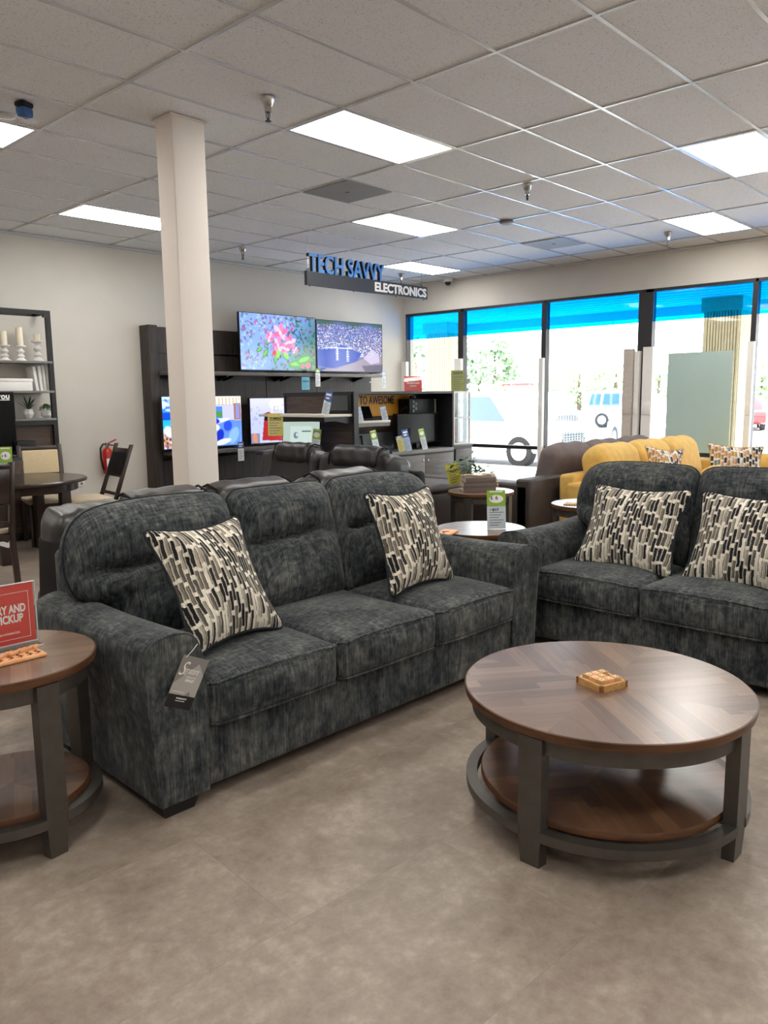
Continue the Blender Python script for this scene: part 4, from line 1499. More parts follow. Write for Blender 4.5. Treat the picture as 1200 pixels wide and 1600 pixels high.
bc = thing('brown_couch', 'grey-brown couch by the window, back to back with the mustard sectional', 'couch', (3.95, .86, 0), 0)
m = MB(); rbox(m, 0, 3.0, 0, .18, .05, .66, .03); m.build('back_frame', 'brown', bc)
m = MB(); rbox(m, .2, 2.8, .1, 1.0, .05, .33, .03); m.build("base", "brown", bc)
for x0 in (0, 2.74):
    m = MB(); rbox(m, x0, x0 + .26, .02, 1.02 if x0 else 1.62, .05, .615, .035, 3, (2, 4, 3)); m.build('arm', 'brown', bc)
for k in range(3):
    x0 = .62 + k * .78
    m = MB(); soft(m, x0, x0 + .81, .26, 1.0, .33, .48); m.build('seat_cushion', 'brown_cushion', bc)
    m = MB(); soft(m, -.41, .41, -.12, .12, -.26, .25, .1, .03, (12, 4, 6), M=T(x0 + .40, .23, .70) @ RX(14)); m.build('back_cushion', 'brown_cushion', bc, angle=80)
bo = thing('brown_ottoman', 'low dark brown upholstered ottoman end behind the round table of books', 'ottoman', (2.62, 1.42, 0), 0)
m = MB(); rbox(m, 0, 1.08, 0, .85, .06, .56, .03, 3, (4, 4, 3)); m.build('body', 'brown', bo)
m = MB(); soft(m, .005, 1.075, .005, .845, .55, .635, .035, .015); m.build('cushion', 'brown', bo)
for x, y in ((.06, .06), (.96, .06), (.06, .73), (.96, .73)):
    m = MB(); box(m, x, x + .06, y, y + .06, 0, .06); m.build('foot', 'black_foot', bo)

# ------------------------------------------------------------------ mustard sectional
ys = thing('mustard_sectional', 'mustard yellow fabric sectional sofa in front of the windows, behind the loveseat', 'sectional sofa', (4.36, -.14, 0), 0)
m = MB(); rbox(m, .0, 2.75, .76, .93, .05, .69, .04, 3); m.build('back_frame', 'yellow', ys)
m = MB(); rbox(m, .1, 2.7, .05, .8, .05, .32, .03); m.build('base', 'yellow', ys)
m = MB(); rbox(m, -.02, .24, -.02, .84, .05, .615, .045, 3, (3, 4, 3)); m.build('arm', 'yellow', ys)
for k in range(3):
    x0 = .25 + k * .80
    m = MB(); soft(m, x0, x0 + .79, -.03, .66, .32, .49); m.build('seat_cushion', 'yellow', ys)
    m = MB(); soft(m, -.43, .43, -.14, .15, -.24, .26, .12, .04, (14, 4, 6), M=T(x0 + .37, .64, .69) @ RX(-14)); m.build('back_cushion', 'yellow', ys, angle=80)
# return along the window
m = MB(); rbox(m, 2.2, 3.1, -1.5, .8, .05, .33, .03); m.build('return_base', 'yellow', ys)
m = MB(); rbox(m, 2.94, 3.12, -1.5, .93, .05, .66, .04, 3); m.build('return_back', 'yellow', ys)
for k in range(2):
    y0 = -1.45 + k * .75
    m = MB(); soft(m, 2.2, 2.95, y0, y0 + .74, .33, .50); m.build('seat_cushion', 'yellow', ys)
m = MB(); soft(m, 2.62, 2.9, -.62, .05, .48, .74, .11, .03); m.build('bolster', 'yellow', ys)
m = MB(); soft(m, 1.55, 2.05, -.06, .14, .47, .66, .09, .03); m.build('bolster', 'yellow', ys)
p1 = Vector((5.613, 0.220, 0.767))
throw_pillow('small multicoloured patterned pillow on the mustard sectional, nearer its middle', (5.40, .14, .735), -38, 18, 6, .46, .42, 'pillow_warm', 'yellow_back', 'yellow_back')
throw_pillow('larger multicoloured zigzag pillow at the right end of the mustard sectional', (6.38, -.24, .735), -58, 20, 4, .62, .40, 'pillow_warm', 'yellow_back', 'yellow_back')

# ------------------------------------------------------------------ painted screens
def sm(a, b, x):
    t = np.clip((x - a) / (b - a), 0, 1)
    return t * t * (3 - 2 * t)


class Canvas:
    def __init__(s, w, h, nx):
        s.nx = nx; s.ny = int(nx * h / w)
        u, v = np.meshgrid((np.arange(s.nx) + .5) / s.nx, (np.arange(s.ny) + .5) / s.ny)
        s.asp = w / h
        s.u = u * s.asp; s.v = v; s.c = np.zeros((s.ny, s.nx, 3))

    def fill(s, col, mask=None, a=1.0):
        col = np.array(lin(col)[:3])
        k = (np.ones_like(s.u) if mask is None else mask) * a
        s.c = s.c * (1 - k[..., None]) + col * k[..., None]

    def ell(s, x, y, rx, ry, ang, col, a=1.0, soft=.25):
        c, sn = math.cos(ang), math.sin(ang)
        dx, dy = s.u - x, s.v - y
        p, q = (dx * c + dy * sn) / rx, (-dx * sn + dy * c) / ry
        d = np.sqrt(p * p + q * q)
        s.fill(col, 1 - sm(1 - soft, 1 + soft * .3, d), a)

    def rect(s, x0, x1, y0, y1, col, a=1.0):
        s.fill(col, ((s.u >= x0) & (s.u < x1) & (s.v >= y0) & (s.v < y1)).astype(float), a)

    def poly(s, pts, col, a=1.0):
        ins = np.zeros_like(s.u, bool)
        n = len(pts)
        for i in range(n):
            x1, y1 = pts[i]; x2, y2 = pts[(i + 1) % n]
            cond = ((y1 > s.v) != (y2 > s.v)) & (s.u < (x2 - x1) * (s.v - y1) / (y2 - y1 + 1e-12) + x1)
            ins ^= cond
        s.fill(col, ins.astype(float), a)


def screen_mesh(mb_name, cv, w, h, parent, mat, y=0.0, x0=0.0, z0=0.0):
    nx, ny = cv.nx, cv.ny
    v = []; f = []
    for j in range(ny + 1):
        for i in range(nx + 1):
            v.append((x0 + w * i / nx, y, z0 + h * j / ny))
    for j in range(ny):
        for i in range(nx):
            a = j * (nx + 1) + i
            f.append((a, a + 1, a + nx + 2, a + nx + 1))
    me = bpy.data.meshes.new(mb_name); me.from_pydata(v, [], f)
    at = me.color_attributes.new('picture', 'FLOAT_COLOR', 'CORNER')
    col = np.ones((ny * nx * 4, 4), np.float32)
    col[:, :3] = np.repeat(cv.c.reshape(-1, 3), 4, axis=0)
    at.data.foreach_set('color', col.ravel())
    me.materials.append(MT[mat])
    o = bpy.data.objects.new(mb_name, me); COL.objects.link(o); o.parent = parent
    return o


rs = np.random.RandomState(3)

def paint_flowers():
    c = Canvas(1.43, .82, 170)
    c.fill((120, 150, 226))
    c.fill((60, 100, 70), sm(.25, 1.0, c.u / c.asp * .9 - c.v * .35 + .15))
    for k in range(520):
        x, y = rs.uniform(0, c.asp), rs.uniform(0, 1)
        g = x / c.asp - y * .4
        pal = [(120, 150, 225), (150, 175, 235), (104, 84, 120), (150, 90, 130), (70, 110, 70)] if g < .35 else [(40, 84, 50), (64, 110, 60), (110, 60, 84), (30, 60, 44), (84, 130, 80)]
        c.ell(x, y, rs.uniform(.015, .05), rs.uniform(.012, .03), rs.uniform(0, 3), pal[rs.randint(len(pal))], .85)
    for (x, y, rx, ry, a) in ((.55, .3, .10, .05, .9), (1.0, .25, .09, .05, -.6), (.78, .2, .1, .045, 1.2), (1.3, .12, .26, .09, .1), (.62, .52, .1, .04, 1.0), (.42, .36, .08, .04, .5), (1.45, .2, .2, .1, .3)):
        c.ell(x, y, rx, ry, a, (52, 128, 48)); c.ell(x, y + .008, rx * .75, ry * .45, a, (104, 172, 62))
    c.ell(.84, .30, .09, .05, 1.2, (120, 190, 60)); c.ell(1.02, .28, .09, .05, 2.2, (112, 182, 58))
    for (fx, fy, r) in ((.90, .68, .17), (1.12, .52, .14), (.84, .46, .12), (1.0, .4, .1), (.66, .60, .1), (1.24, .38, .07)):
        for k in range(6):
            a = k * PI / 3 + fx * 5
            c.ell(fx + math.cos(a) * r * .55, fy + math.sin(a) * r * .55, r * .58, r * .30, a, [(236, 120, 160), (246, 170, 196), (226, 96, 140)][k % 3])
        c.ell(fx, fy, r * .2, r * .2, 0, (250, 214, 190))
    c.ell(.75, .31, .05, .055, 0, (214, 50, 56)); c.ell(1.18, .77, .03, .035, 0, (214, 60, 80)); c.ell(1.55, .1, .07, .05, .5, (216, 80, 110)); c.ell(1.42, .08, .05, .04, .5, (206, 70, 100))
    return c

def paint_harbour():
    c = Canvas(1.45, .81, 170)
    c.fill((92, 100, 150))
    c.fill((58, 84, 66), sm(.86, 1.0, c.v + .05 * np.sin(c.u * 8)), .9)
    for k in range(3200):
        x, y = rs.uniform(0, c.asp), rs.uniform(.30, .93)
        s_ = .012 + .02 * (1 - y)
        col = [(204, 202, 222), (150, 156, 196), (92, 98, 140), (190, 140, 130), (62, 70, 116), (226, 224, 234), (54, 92, 70)][rs.randint(7)]
        c.rect(x, x + s_ * rs.uniform(.6, 1.6), y, y + s_ * rs.uniform(.3, .7), col, .9)
    c.poly([(0, .42), (.5, .46), (.62, .55), (1.2, .38), (1.05, .2), (.4, .06), (0, .1)], (34, 62, 150))
    c.poly([(0, 0), (c.asp, 0), (c.asp, .34), (1.32, .3), (1.1, .22), (.5, .05), (.2, .05)], (134, 124, 140))
    c.poly([(.0, .07), (.25, .06), (.1, 0), (0, 0)], (40, 60, 130))
    for (x, y0, y1) in ((.52, .22, .47), (.80, .2, .5)):
        c.rect(x, x + .014, y0, y1, (220, 224, 236))
        for q in range(7): c.rect(x - .035, x + .05, y0 + q * .034, y0 + q * .034 + .012, (196, 206, 232), .8)
    for k in range(24): c.rect(rs.uniform(0, 1.2), 0, 0, 0, (255, 255, 255))
    c.poly([(1.25, .28), (1.5, .48), (1.7, .36), (1.72, .2), (1.45, .16)], (176, 170, 196), .8)
    c.rect(.2, .95, .455, .475, (190, 196, 224), .8)
    c.poly([(1.2, .12), (c.asp, .16), (c.asp, 0), (1.3, 0)], (62, 62, 84), .7)
    return c

def paint_resort():
    c = Canvas(1.24, .69, 150)
    c.fill((66, 130, 230)); c.fill((30, 96, 214), sm(.55, .95, c.v), .5)
    for k in range(30): c.ell(rs.uniform(0, .5), rs.uniform(.72, 1), rs.uniform(.04, .12), rs.uniform(.02, .05), 0, (206, 226, 246), .6)
    c.rect(0, c.asp, .5, .70, (16, 70, 190)); c.rect(0, c.asp, .36, .56, (40, 170, 226), .85); c.rect(0, .6, .30, .38, (210, 226, 232), .5)
    c.rect(0, .7, 0, .30, (186, 150, 128))
    for k in range(40): c.ell(rs.uniform(0, .5), rs.uniform(0, .3), .03, .03, rs.uniform(0, 3), [(70, 50, 50), (220, 226, 236), (52, 92, 206), (160, 90, 70)][rs.randint(4)], .9)
    c.ell(.12, .33, .09, .12, .5, (232, 236, 240))
    c.rect(.9, c.asp, .0, 1, (176, 176, 226)); c.poly([(.9, 1), (c.asp, 1), (c.asp, .82), (.9, .86)], (214, 204, 190))
    for k in range(9): c.rect(1.0 + k * .085, 1.025 + k * .085, .82, .97, (150, 130, 110), .7)
    c.rect(1.12, 1.34, .56, .8, (70, 120, 230)); c.rect(1.12, 1.34, .58, .70, (70, 130, 70)); c.rect(1.62, 1.78, .52, .86, (150, 100, 80)); c.rect(1.66, 1.75, .54, .84, (120, 130, 190))
    c.rect(.9, 1.5, .5, .55, (220, 226, 250)); c.poly([(1.0, .0), (1.8, .0), (1.8, .5), (1.5, .52), (1.1, .4)], (86, 126, 214))
    for (x, y, rx, ry, a, col) in ((1.26, .2, .10, .16, -.4, (24, 44, 170)), (1.46, .40, .11, .12, -.4, (40, 70, 200)), (1.6, .2, .12, .2, -.5, (120, 160, 226)), (1.18, .5, .1, .06, 0, (30, 50, 190)), (1.34, .08, .2, .06, .2, (200, 214, 244)), (1.15, .36, .12, .07, .2, (226, 230, 250))):
        c.ell(x, y, rx, ry, a, col)
    return c

def paint_red():
    c = Canvas(1.24, .69, 130)
    c.fill((172, 180, 214)); c.fill((206, 206, 226), sm(.5, 1, c.v), .7)
    c.ell(.72, .86, .22, .14, 0, (226, 220, 200), .7)
    for k in range(12): c.ell(rs.uniform(.02, .3), rs.uniform(.3, .8), .03, .03, 0, (150, 150, 180), .5)
    c.poly([(.30, .06), (.38, .66), (.50, .70), (.66, .58), (.9, .5), (1.0, .3), (1.0, .02)], (158, 40, 44))
    c.ell(.5, .4, .06, .07, 0, (60, 50, 70)); c.ell(.66, .44, .05, .055, 0, (90, 84, 100)); c.ell(.75, .4, .16, .1, .5, (196, 60, 52))
    c.poly([(.9, .25), (1.2, .3), (1.2, .5), (.95, .48)], (214, 206, 214)); c.rect(0, .24, 0, .22, (110, 100, 130), .8); c.poly([(.06, .04), (.16, .0), (.16, .2), (.06, .24)], (190, 130, 100))
    for (a, b, d, e) in ((.58, 1.3, .84, .855), (.58, .595, .18, .85), (.62, 1.3, .16, .175)): c.rect(a, b, d, e, (236, 236, 244))
    c.rect(.64, .76, .72, .82, (120, 120, 140), .7); c.rect(.66, .74, .735, .805, (220, 220, 230))
    c.rect(.86, 1.05, .83, .85, (60, 60, 70))
    c.rect(1.3, c.asp, 0, 1, (120, 130, 170))
    return c


def tv(label, x0, x1, z0, z1, y, cv, mat, cat='television', feet=True, bez=.008):
    t = thing('television', label, cat, (x0, y, z0), 0)
    w, h = x1 - x0, z1 - z0
    m = MB(); rbox(m, 0, w, .004, .045, 0, h, .004, 1); rbox(m, w * .15, w * .85, .04, .07, .04, h * .6, .01, 1); m.build('body', 'black_plastic', t)
    m = MB(); box(m, 0, w, -.002, .006, 0, bez * 2); box(m, 0, w, -.002, .006, h - bez, h); box(m, 0, bez, -.002, .006, bez * 2, h - bez); box(m, w - bez, w, -.002, .006, bez * 2, h - bez); m.build('bezel', 'black_metal', t)
    if cv is not None:
        screen_mesh('screen', cv, w - 2 * bez, h - 3 * bez, t, mat, .003, bez, bez * 2)
    else:
        m = MB(); box(m, bez, w - bez, .002, .004, bez * 2, h - bez); m.build('screen', 'dark_screen', t)
    if feet:
        for x in (w * .12, w * .88):
            m = MB(); prism(m, [(x - .02, 0), (x + .02, 0), (x + .006, .012), (x - .006, .012)], -.09, .12, 'y'); mv = [(a, b, c - .012) for a, b, c in m.v]; m.v = mv
            m.build('foot', 'black_plastic', t)
    return t


# ------------------------------------------------------------------ television wall unit
UX0, UX1, UT = 2.78, 6.96, 2.43
u = thing('media_wall', 'tall charcoal wood panelled media wall carrying the televisions', 'media wall', (UX0, 5.84, 0))
m = MB()
m2 = MB()
box(m2, .13, UX1 - UX0, .12, .2, .0, UT - .01)
m2.build('backing', 'black_frame', u)
cols = [.135, 1.0, 1.95, 2.95, UX1 - UX0]
for ci in range(4):
    a, b = cols[ci] + .006, cols[ci + 1] - .006
    z = .06
    rows = [.34, .69, 1.035, 1.38, 1.725, 2.08, UT]
    zp = .0
    for zr in rows:
        box(m, a, b, .075, .13, zp + .012, zr - .012); zp = zr
m.build('back_panel', 'unit_wood', u)
m = MB(); rbox(m, 0, .11, -.02, .2, 0, UT, .004, 1); m.build('side_panel', 'unit_wood', u)
m = MB(); box(m, .11, .14, -.0, .2, 0, UT); m.build('side_channel', 'black_frame', u)
for (zz, xa, xb) in ((1.795, .15, 4.08), (.755, .15, 2.9)):
    m = MB(); rbox(m, xa, xb, -.30, .08, zz, zz + .05, .003, 1); sh = m.build('shelf', 'unit_grey', u)
    k = 0
    for x in (xa + .22, xa + .95, xa + 1.05, xa + 1.95, xa + 2.07, xa + 2.9, xa + 3.6):
        if x > xb - .05: continue
        m = MB(); prism(m, [(.08, zz), (-.16, zz), (-.16, zz - .012), (.06, zz - .07), (.08, zz - .07)], x - .012, x + .012, 'x')
        m.build('bracket', 'black_metal', sh)
TY1 = 5.66
tv('large lit television showing pink blossoms on the upper shelf', 4.085, 5.50, 1.868, 2.668, TY1, paint_flowers(), 'screen')
tv('large lit television showing an aerial harbour city on the upper shelf', 5.515, 6.965, 1.868, 2.652, TY1, paint_harbour(), 'screen')
tv('lit television showing a blue beach resort, half hidden behind the white column', 2.815, 4.075, .83, 1.525, TY1, paint_resort(), 'screen')
tv('lit television showing a red jacket picture, beside the grey display counter', 4.215, 5.44, .83, 1.49, TY1, paint_red(), 'screen_low')

YF_ = 5.52
p = Vector((5.153, 5.520, 1.599)); price_card('cyan notice card hanging from the upper television shelf', p, 0, .155, .185, 'paper_cyan', 'paper_cyan', 0, 0, True, words=(('SEMINARS', .028, .5, .62, 'ink'),))
p = Vector((5.388, 5.510, 1.646)); price_card('narrow green and white price card hanging under the blossom television', p, 0, .095, .265, 'paper_green', 'paper_white', .25, 0, True)
p = Vector((6.869, 5.540, 1.626)); price_card('narrow white price card at the right end of the upper television shelf', p, 0, .085, .265, 'paper_pale_blue', 'paper_white', .3, 0, True)
p = Vector((3.932, 5.520, 0.630)); t = price_card('blue and white price tag hanging from the corner of the beach resort television', p, 0, .10, .262, 'paper_blue', 'paper_white', .35, 0, True)
ws = Vector((4.028, 5.620, 1.331)); we = Vector((4.005, 5.620, 1.524))
m = MB(); tube(m, [(0, 0, .26), (ws.x - p.x, .09, ws.z - p.z), (we.x - p.x, .11, we.z - p.z)], .003, 5); m.build('cord', 'paper_white', t)

# ------------------------------------------------------------------ electronics display counter
CX, CY, CT = 3.89, 3.25, 1.55
LX, LY = 1.90, 1.27          # south face length, west face length
dc = thing('display_counter', 'dark two-sided electronics display counter with walnut back panels and grey cupboard doors', 'display counter', (CX, CY, 0))
B = 'black_frame'
m = MB()
# west panel frame
box(m, 0, .05, 0, .035, 0, CT); box(m, 0, .05, LY - .03, LY, 0, CT); box(m, 0, .05, .035, LY - .03, CT - .045, CT); box(m, 0.03, .05, .035, LY - .03, 0, .1)
# south bay frame
box(m, .05, .075, 0, .5, 0, CT); box(m, LX - .03, LX, 0, .5, 0, CT); box(m, .075, LX - .03, .0, .5, CT - .03, CT); box(m, 1.58, 1.605, .43, .47, .80, CT - .03)
box(m, .075, LX - .03, .47, .5, 0, CT - .03); box(m, .05, LX, .5, LY, 0, CT - .002)
m.build('frame', B, dc)
m = MB(); box(m, .012, .03, .035, LY - .03, .1, CT - .045); m.build('back_panel', 'walnut_panel', dc)
m = MB(); box(m, .075, LX - .03, .45, .47, .80, CT - .03); m.build('back_panel', 'walnut_panel', dc)
m = MB(); rbox(m, .075, LX - .03, -.02, .45, .755, .80, .003, 1); m.build('desk_top', 'grey_shelf', dc)
m = MB(); box(m, .075, LX - .03, 0.0, .45, .04, .755); m.build('cabinet', B, dc)
dw = (LX - .105) / 3
for k in range(3):
    x0 = .078 + k * dw
    m = MB(); rbox(m, x0 + .004, x0 + dw - .004, -.02, -.0, .07, .735, .002, 1); d_ = m.build('door', 'unit_grey', dc)
    m = MB(); lathe(m, [(.016, 0), (.016, .006), (.006, .008)], n=14, M=T(x0 + (.05 if k == 2 else dw - .05), -.021, .66) @ RX(90)); m.build('lock', 'chrome', d_)
# cantilevered shelves
m = MB(); rbox(m, -.45, .005, .03, LY - .05, 1.262, 1.292, .003, 1); w1 = m.build('side_shelf', 'white_shelf', dc)
m = MB(); box(m, -.40, 0, .08, LY - .1, 1.21, 1.262); prism(m, [(0, 1.262), (-.42, 1.262), (-.42, 1.245), (0, 1.17)], .06, .085, 'y'); m.build('bracket', B, w1)
m = MB(); rbox(m, .075, .70, .06, .45, 1.172, 1.20, .003, 1); w2 = m.build('front_shelf', 'white_shelf', dc)
m = MB(); box(m, .075, .69, .065, .44, 1.13, 1.172); m.build('bracket', 'grey_shelf', w2)
m = MB(); rbox(m, 1.16, 1.86, .20, .45, 1.235, 1.262, .003, 1); m.build('upper_shelf', B, dc)

t = thing('slogan_sign', 'orange slogan board reading TO AWESOME at the back of the display counter', 'sign', (CX + .08, CY + .445, 1.24))
m = MB(); box(m, 0, 1.50, -.006, 0, 0, .27); m.build('board', 'sign_orange', t)
m = MB(); text(m, 'TO AWESOME', .145, T(.455, -.008, .155) @ STAND, depth=.003, offset=.002, fit=.65); m.build('lettering', 'print_purple', t, angle=20)

def laptop(label, loc, rz, w=.33, d=.23, open_=100, body='black_plastic', lit=None):
    t = thing('laptop', label, 'laptop', loc, rz, 'laptops on the display counter')
    m = MB(); rbox(m, -w / 2, w / 2, 0, d, 0, .016, .004, 1); m.build('base', body, t)
    m = MB(); rbox(m, -w / 2, w / 2, 0, .008, 0, d, .003, 1, M=T(0, d, .014) @ RX(-(open_ - 90))); s = m.build('lid', body, t)
    m = MB(); box(m, -w / 2 + .01, w / 2 - .01, -.0012, 0, .014, d - .01, 0, T(0, d, .014) @ RX(-(open_ - 90))); m.build('screen', lit or 'dark_screen', s)
    return t
laptop('open black laptop on the white shelf in front of the orange board', (4.29, 3.36, 1.20), -10, .34, .18, 118)
laptop('open grey laptop on the counter desk left of the blue framed card', (4.42, 3.32, .80), -5, .33, .22, 96, 'grey_plastic', 'grey_plastic')
laptop('open grey laptop on the counter desk just left of the black monitor', (4.75, 3.36, .80), -5, .33, .22, 96, 'grey_plastic', 'grey_plastic')
t = thing('tablet', 'small blue-grey tablet screen at the left end of the counter desk', 'tablet', (4.08, 3.36, .80), 0)
m = MB(); rbox(m, -.1, .1, 0, .012, 0, .24, .004, 1, M=RX(-10)); m.build('body', 'grey_plastic', t); m = MB(); box(m, -.09, .09, -.002, 0, .012, .228, 0, RX(-10)); m.build('screen', 'dark_screen', t)
t = thing('monitor', 'wide black computer monitor on the right of the counter desk', 'monitor', (5.27, 3.44, .80), 0)
m = MB(); rbox(m, -.43, .43, -.02, .02, .07, .46, .006, 1); m.build('body', 'black_plastic', t)
m = MB(); box(m, -.42, .42, -.0215, -.0195, .09, .45); m.build('screen', 'dark_screen', t)
m = MB(); box(m, -.03, .03, .005, .03, .01, .2); rbox(m, -.12, .12, -.08, .1, 0, .012, .004, 1); m.build('stand', 'black_plastic', t)
t = thing('computer_tower', 'black desktop computer lying on the shelf above the monitor', 'computer', (5.43, 3.47, 1.262), 0)
m = MB(); rbox(m, -.30, .22, 0, .2, 0, .19, .006, 1); m.build('case', 'black_plastic', t)
m = MB(); rbox(m, .22, .255, .003, .197, .003, .187, .003, 1); m.build('side_panel', 'grey_shelf', t)
m = MB()
for k in range(5): cyl(m, (0, 0, 0), .022, .003, 12, 0, T(-.22 + .0 * k + (k % 2) * .05, -.002, .035 + .03 * k) @ RX(90))
m.build('fan_grille', 'grey_plastic', t)
m = MB(); tube(m, [(-.3, .05, .05), (-.36, .0, .09), (-.42, .02, .06), (-.40, .08, .0), (-.34, .1, -.0)], .004, 5); m.build('cable', 'black_plastic', t)
t = thing('webcam', 'small black webcam on top of the desktop computer', 'camera', (5.33, 3.57, 1.452), 0)
m = MB(); rbox(m, -.06, .06, -.02, .02, 0, .045, .015, 2); m.build('body', 'black_plastic', t); m = MB(); cyl(m, (0, 0, 0), .014, .004, 12, 0, T(0, -.02, .025) @ RX(90)); m.build('lens', 'dark_screen', t)

dk = [((4.06, 3.30, 1.20), -6, .085, .175, 'paper_pale_blue', 'paper_white', .3, 'white price card at the left end of the upper counter shelf'),
      ((4.52, 3.33, 1.20), -6, .10, .17, 'paper_pale_blue', 'paper_white', .3, 'white price card at the right end of the upper counter shelf'),
      ((4.30, 3.26, .80), -6, .10, .29, 'paper_green', 'paper_white', .4, 'green and white price card on the counter desk left of the grey laptop'),
      ((4.74, 3.25, .80), -6, .115, .20, 'paper_blue', 'paper_straw', .12, 'straw coloured card with blue frame on the counter desk'),
      ((4.87, 3.25, .80), -6, .105, .28, 'paper_blue', 'paper_pale_blue', .38, 'blue and white price card on the counter desk beside the straw card'),
      ((5.20, 3.26, .80), -6, .10, .275, 'paper_green', 'paper_white', .4, 'green and white price card on the counter desk in front of the monitor')]
for (loc, rz, w, h, a, b, sp, lab) in dk:
    price_card(lab, loc, rz, w, h, a, b, sp, 10, roll=-8)
price_card('tall blue and white price card on the side shelf before the small black oven', (3.52, 3.35, 1.293), -45, .085, .275, 'paper_blue', 'paper_white', .46, 6, roll=12)
price_card('yellow notice card hanging from the left corner of the side shelf', (3.40, 4.10, 1.035), -48, .185, .27, 'paper_straw', 'paper_straw', 0, 0, True, words=(('TOMERS', .038, .5, .72, 'ink'),), name='notice_card', cat='notice')
price_card('small green and white price card at the foot of the grey display screen', (3.60, 3.62, .90), -50, .10, .22, 'paper_green', 'paper_white', .55, 6, roll=8)
t = thing('countertop_oven', 'small black framed screen device on the white side shelf', 'device', (3.80, 3.42, 1.293), -68)
m = MB(); rbox(m, -.16, .16, 0, .06, 0, .235, .006, 1); m.build('body', 'black_plastic', t)
m = MB(); box(m, -.13, .12, -.003, .0, .04, .215); m.build('screen', 'grey_plastic', t)
t.name = 'screen_device'
t = thing('display_screen', 'pale grey computer screen on a stand under the white side shelf', 'monitor', (3.62, 3.90, .86), -58)
m = MB(); rbox(m, -.24, .24, 0, .025, .0, .36, .005, 1, M=RX(-8)); m.build('body', 'black_plastic', t)
cv = Canvas(.46, .33, 60); cv.fill((150, 166, 158)); cv.rect(.28, 1.1, .12, .84, (166, 182, 176)); cv.ell(.5, .5, .1, .13, 0, (84, 104, 122)); cv.ell(.54, .52, .06, .07, 0, (166, 182, 176)); cv.rect(.72, 1.06, .62, .68, (70, 84, 96))
s_ = screen_mesh('screen', cv, .46, .33, t, 'screen_low', 0, -.23, .012)
s_.rotation_euler = (math.radians(-8), 0, 0); s_.location = (0, -.0025, 0)
t2 = thing('shelf_stand', 'low black stand carrying the grey display screen beside the counter', 'stand', (3.60, 3.80, 0), 0)
m = MB(); rbox(m, -.25, .25, -.5, .65, .80, .845, .004, 1); m.build('top', 'black_frame', t2)
m = MB(); box(m, -.02, .23, -.45, .6, 0, .80); m.build('cabinet', 'walnut_panel', t2)

# acrylic case and cabinet at the counter's right end
EX, EY = 5.83, 3.27
t = thing('end_cabinet', 'narrow grey cabinet at the right end of the display counter under the clear case', 'cabinet', (EX, EY, 0))
m = MB(); box(m, 0, .42, .02, .48, .0, .80); m.build('body', 'black_frame', t)
m = MB(); rbox(m, -.005, .425, 0, .485, .80, .825, .003, 1); m.build('top', 'grey_shelf', t)
m = MB(); rbox(m, .03, .39, 0.0, .02, .06, .765, .002, 1); m.build('door', 'unit_grey', t)
t = thing('display_case', 'clear upright display case with white frame on the narrow end cabinet', 'display case', (EX + .02, EY + .03, .825))
m = MB()
for x in (0, .355):
    for y in (0, .375): box(m, x, x + .025, y, y + .025, 0, .72)
for z in (0, .35, .70):
    box(m, .025, .355, 0, .02, z, z + .02); box(m, .025, .355, .38, .4, z, z + .02); box(m, 0, .02, .025, .375, z, z + .02); box(m, .36, .38, .025, .375, z, z + .02)
m.build('frame', 'white', t)
m = MB()
box(m, .025, .355, .006, .01, .02, .70); box(m, .006, .010, .025, .375, .02, .70); box(m, .37, .374, .025, .375, .02, .70); box(m, .02, .36, .02, .38, .712, .716)
m.build('glass_panel', 'case_glass', t)
m = MB(); box(m, .02, .36, .02, .38, .352, .36); m.build('glass_shelf', 'case_glass', t)
t = thing('red_package', 'red boxed product standing in the bottom of the display case', 'package', (EX + .12, EY + .16, .846), 0)
m = MB(); rbox(m, -.06, .06, -.04, .04, 0, .29, .004, 1); m.build('box', 'paper_red', t); m = MB(); box(m, -.045, .045, -.042, -.04, .04, .09); m.build('label_panel', 'paper_white', t)
t = thing('black_gadget', 'small black gadget on the upper shelf of the display case', 'gadget', (EX + .14, EY + .18, 1.187), 0)
m = MB(); rbox(m, -.07, .07, -.04, .04, 0, .07, .01, 2); m.build('body', 'black_plastic', t)
price_card('olive yellow notice card standing on top of the clear display case', (EX + .235, EY + .12, 1.548), -30, .205, .285, 'paper_olive', 'paper_olive', 0, 4, words=(('BUNDLE', .036, .5, .84, 'ink'),), name='notice_card', cat='notice')
price_card('red notice card standing on top of the display counter', (5.36, 3.60, 1.551), -35, .24, .20, 'paper_red', 'paper_red', 0, 4, words=(('DELIVERY AND', .026, .5, .5, 'print_white'), ('PICKUP', .026, .5, .32, 'print_white')), name='notice_card', cat='notice')

# ------------------------------------------------------------------ bookcase on the left wall
ET = thing('bookcase', 'tall black framed open bookcase with pale shelves at the left edge', 'bookcase', (.375, 5.62, 0))
BW, BD, BH = 1.06, .40, 2.49
m = MB()
for x in (0, BW - .05):
    for y in (0, BD - .05): box(m, x + (.0 if y == 0 else .004), x + (.05 if y == 0 else .046), y, y + .05, 0, BH - .0)
for y in (0, BD - .04): box(m, .05, BW - .05, y, y + .04, BH - .04, BH)
for x in (0.005, BW - .045): box(m, x, x + .04, .05, BD - .05, BH - .04, BH)
box(m, .05, BW - .05, 0, .04, 1.215, 1.265); box(m, 0.005, .045, .05, BD - .05, 1.215, 1.265)
m.build('frame', 'black_metal', ET)
m = MB(); box(m, BW - .075, BW - .05, .0, .05, BH - .075, BH - .04); m.build('corner_plate', 'black_metal', ET)
for z in (1.905, 1.575, 1.265):
    m = MB(); rbox(m, .015, BW - .015, -.005, BD - .067, z, z + .025, .002, 1); m.build('shelf', 'grey_shelf', ET)
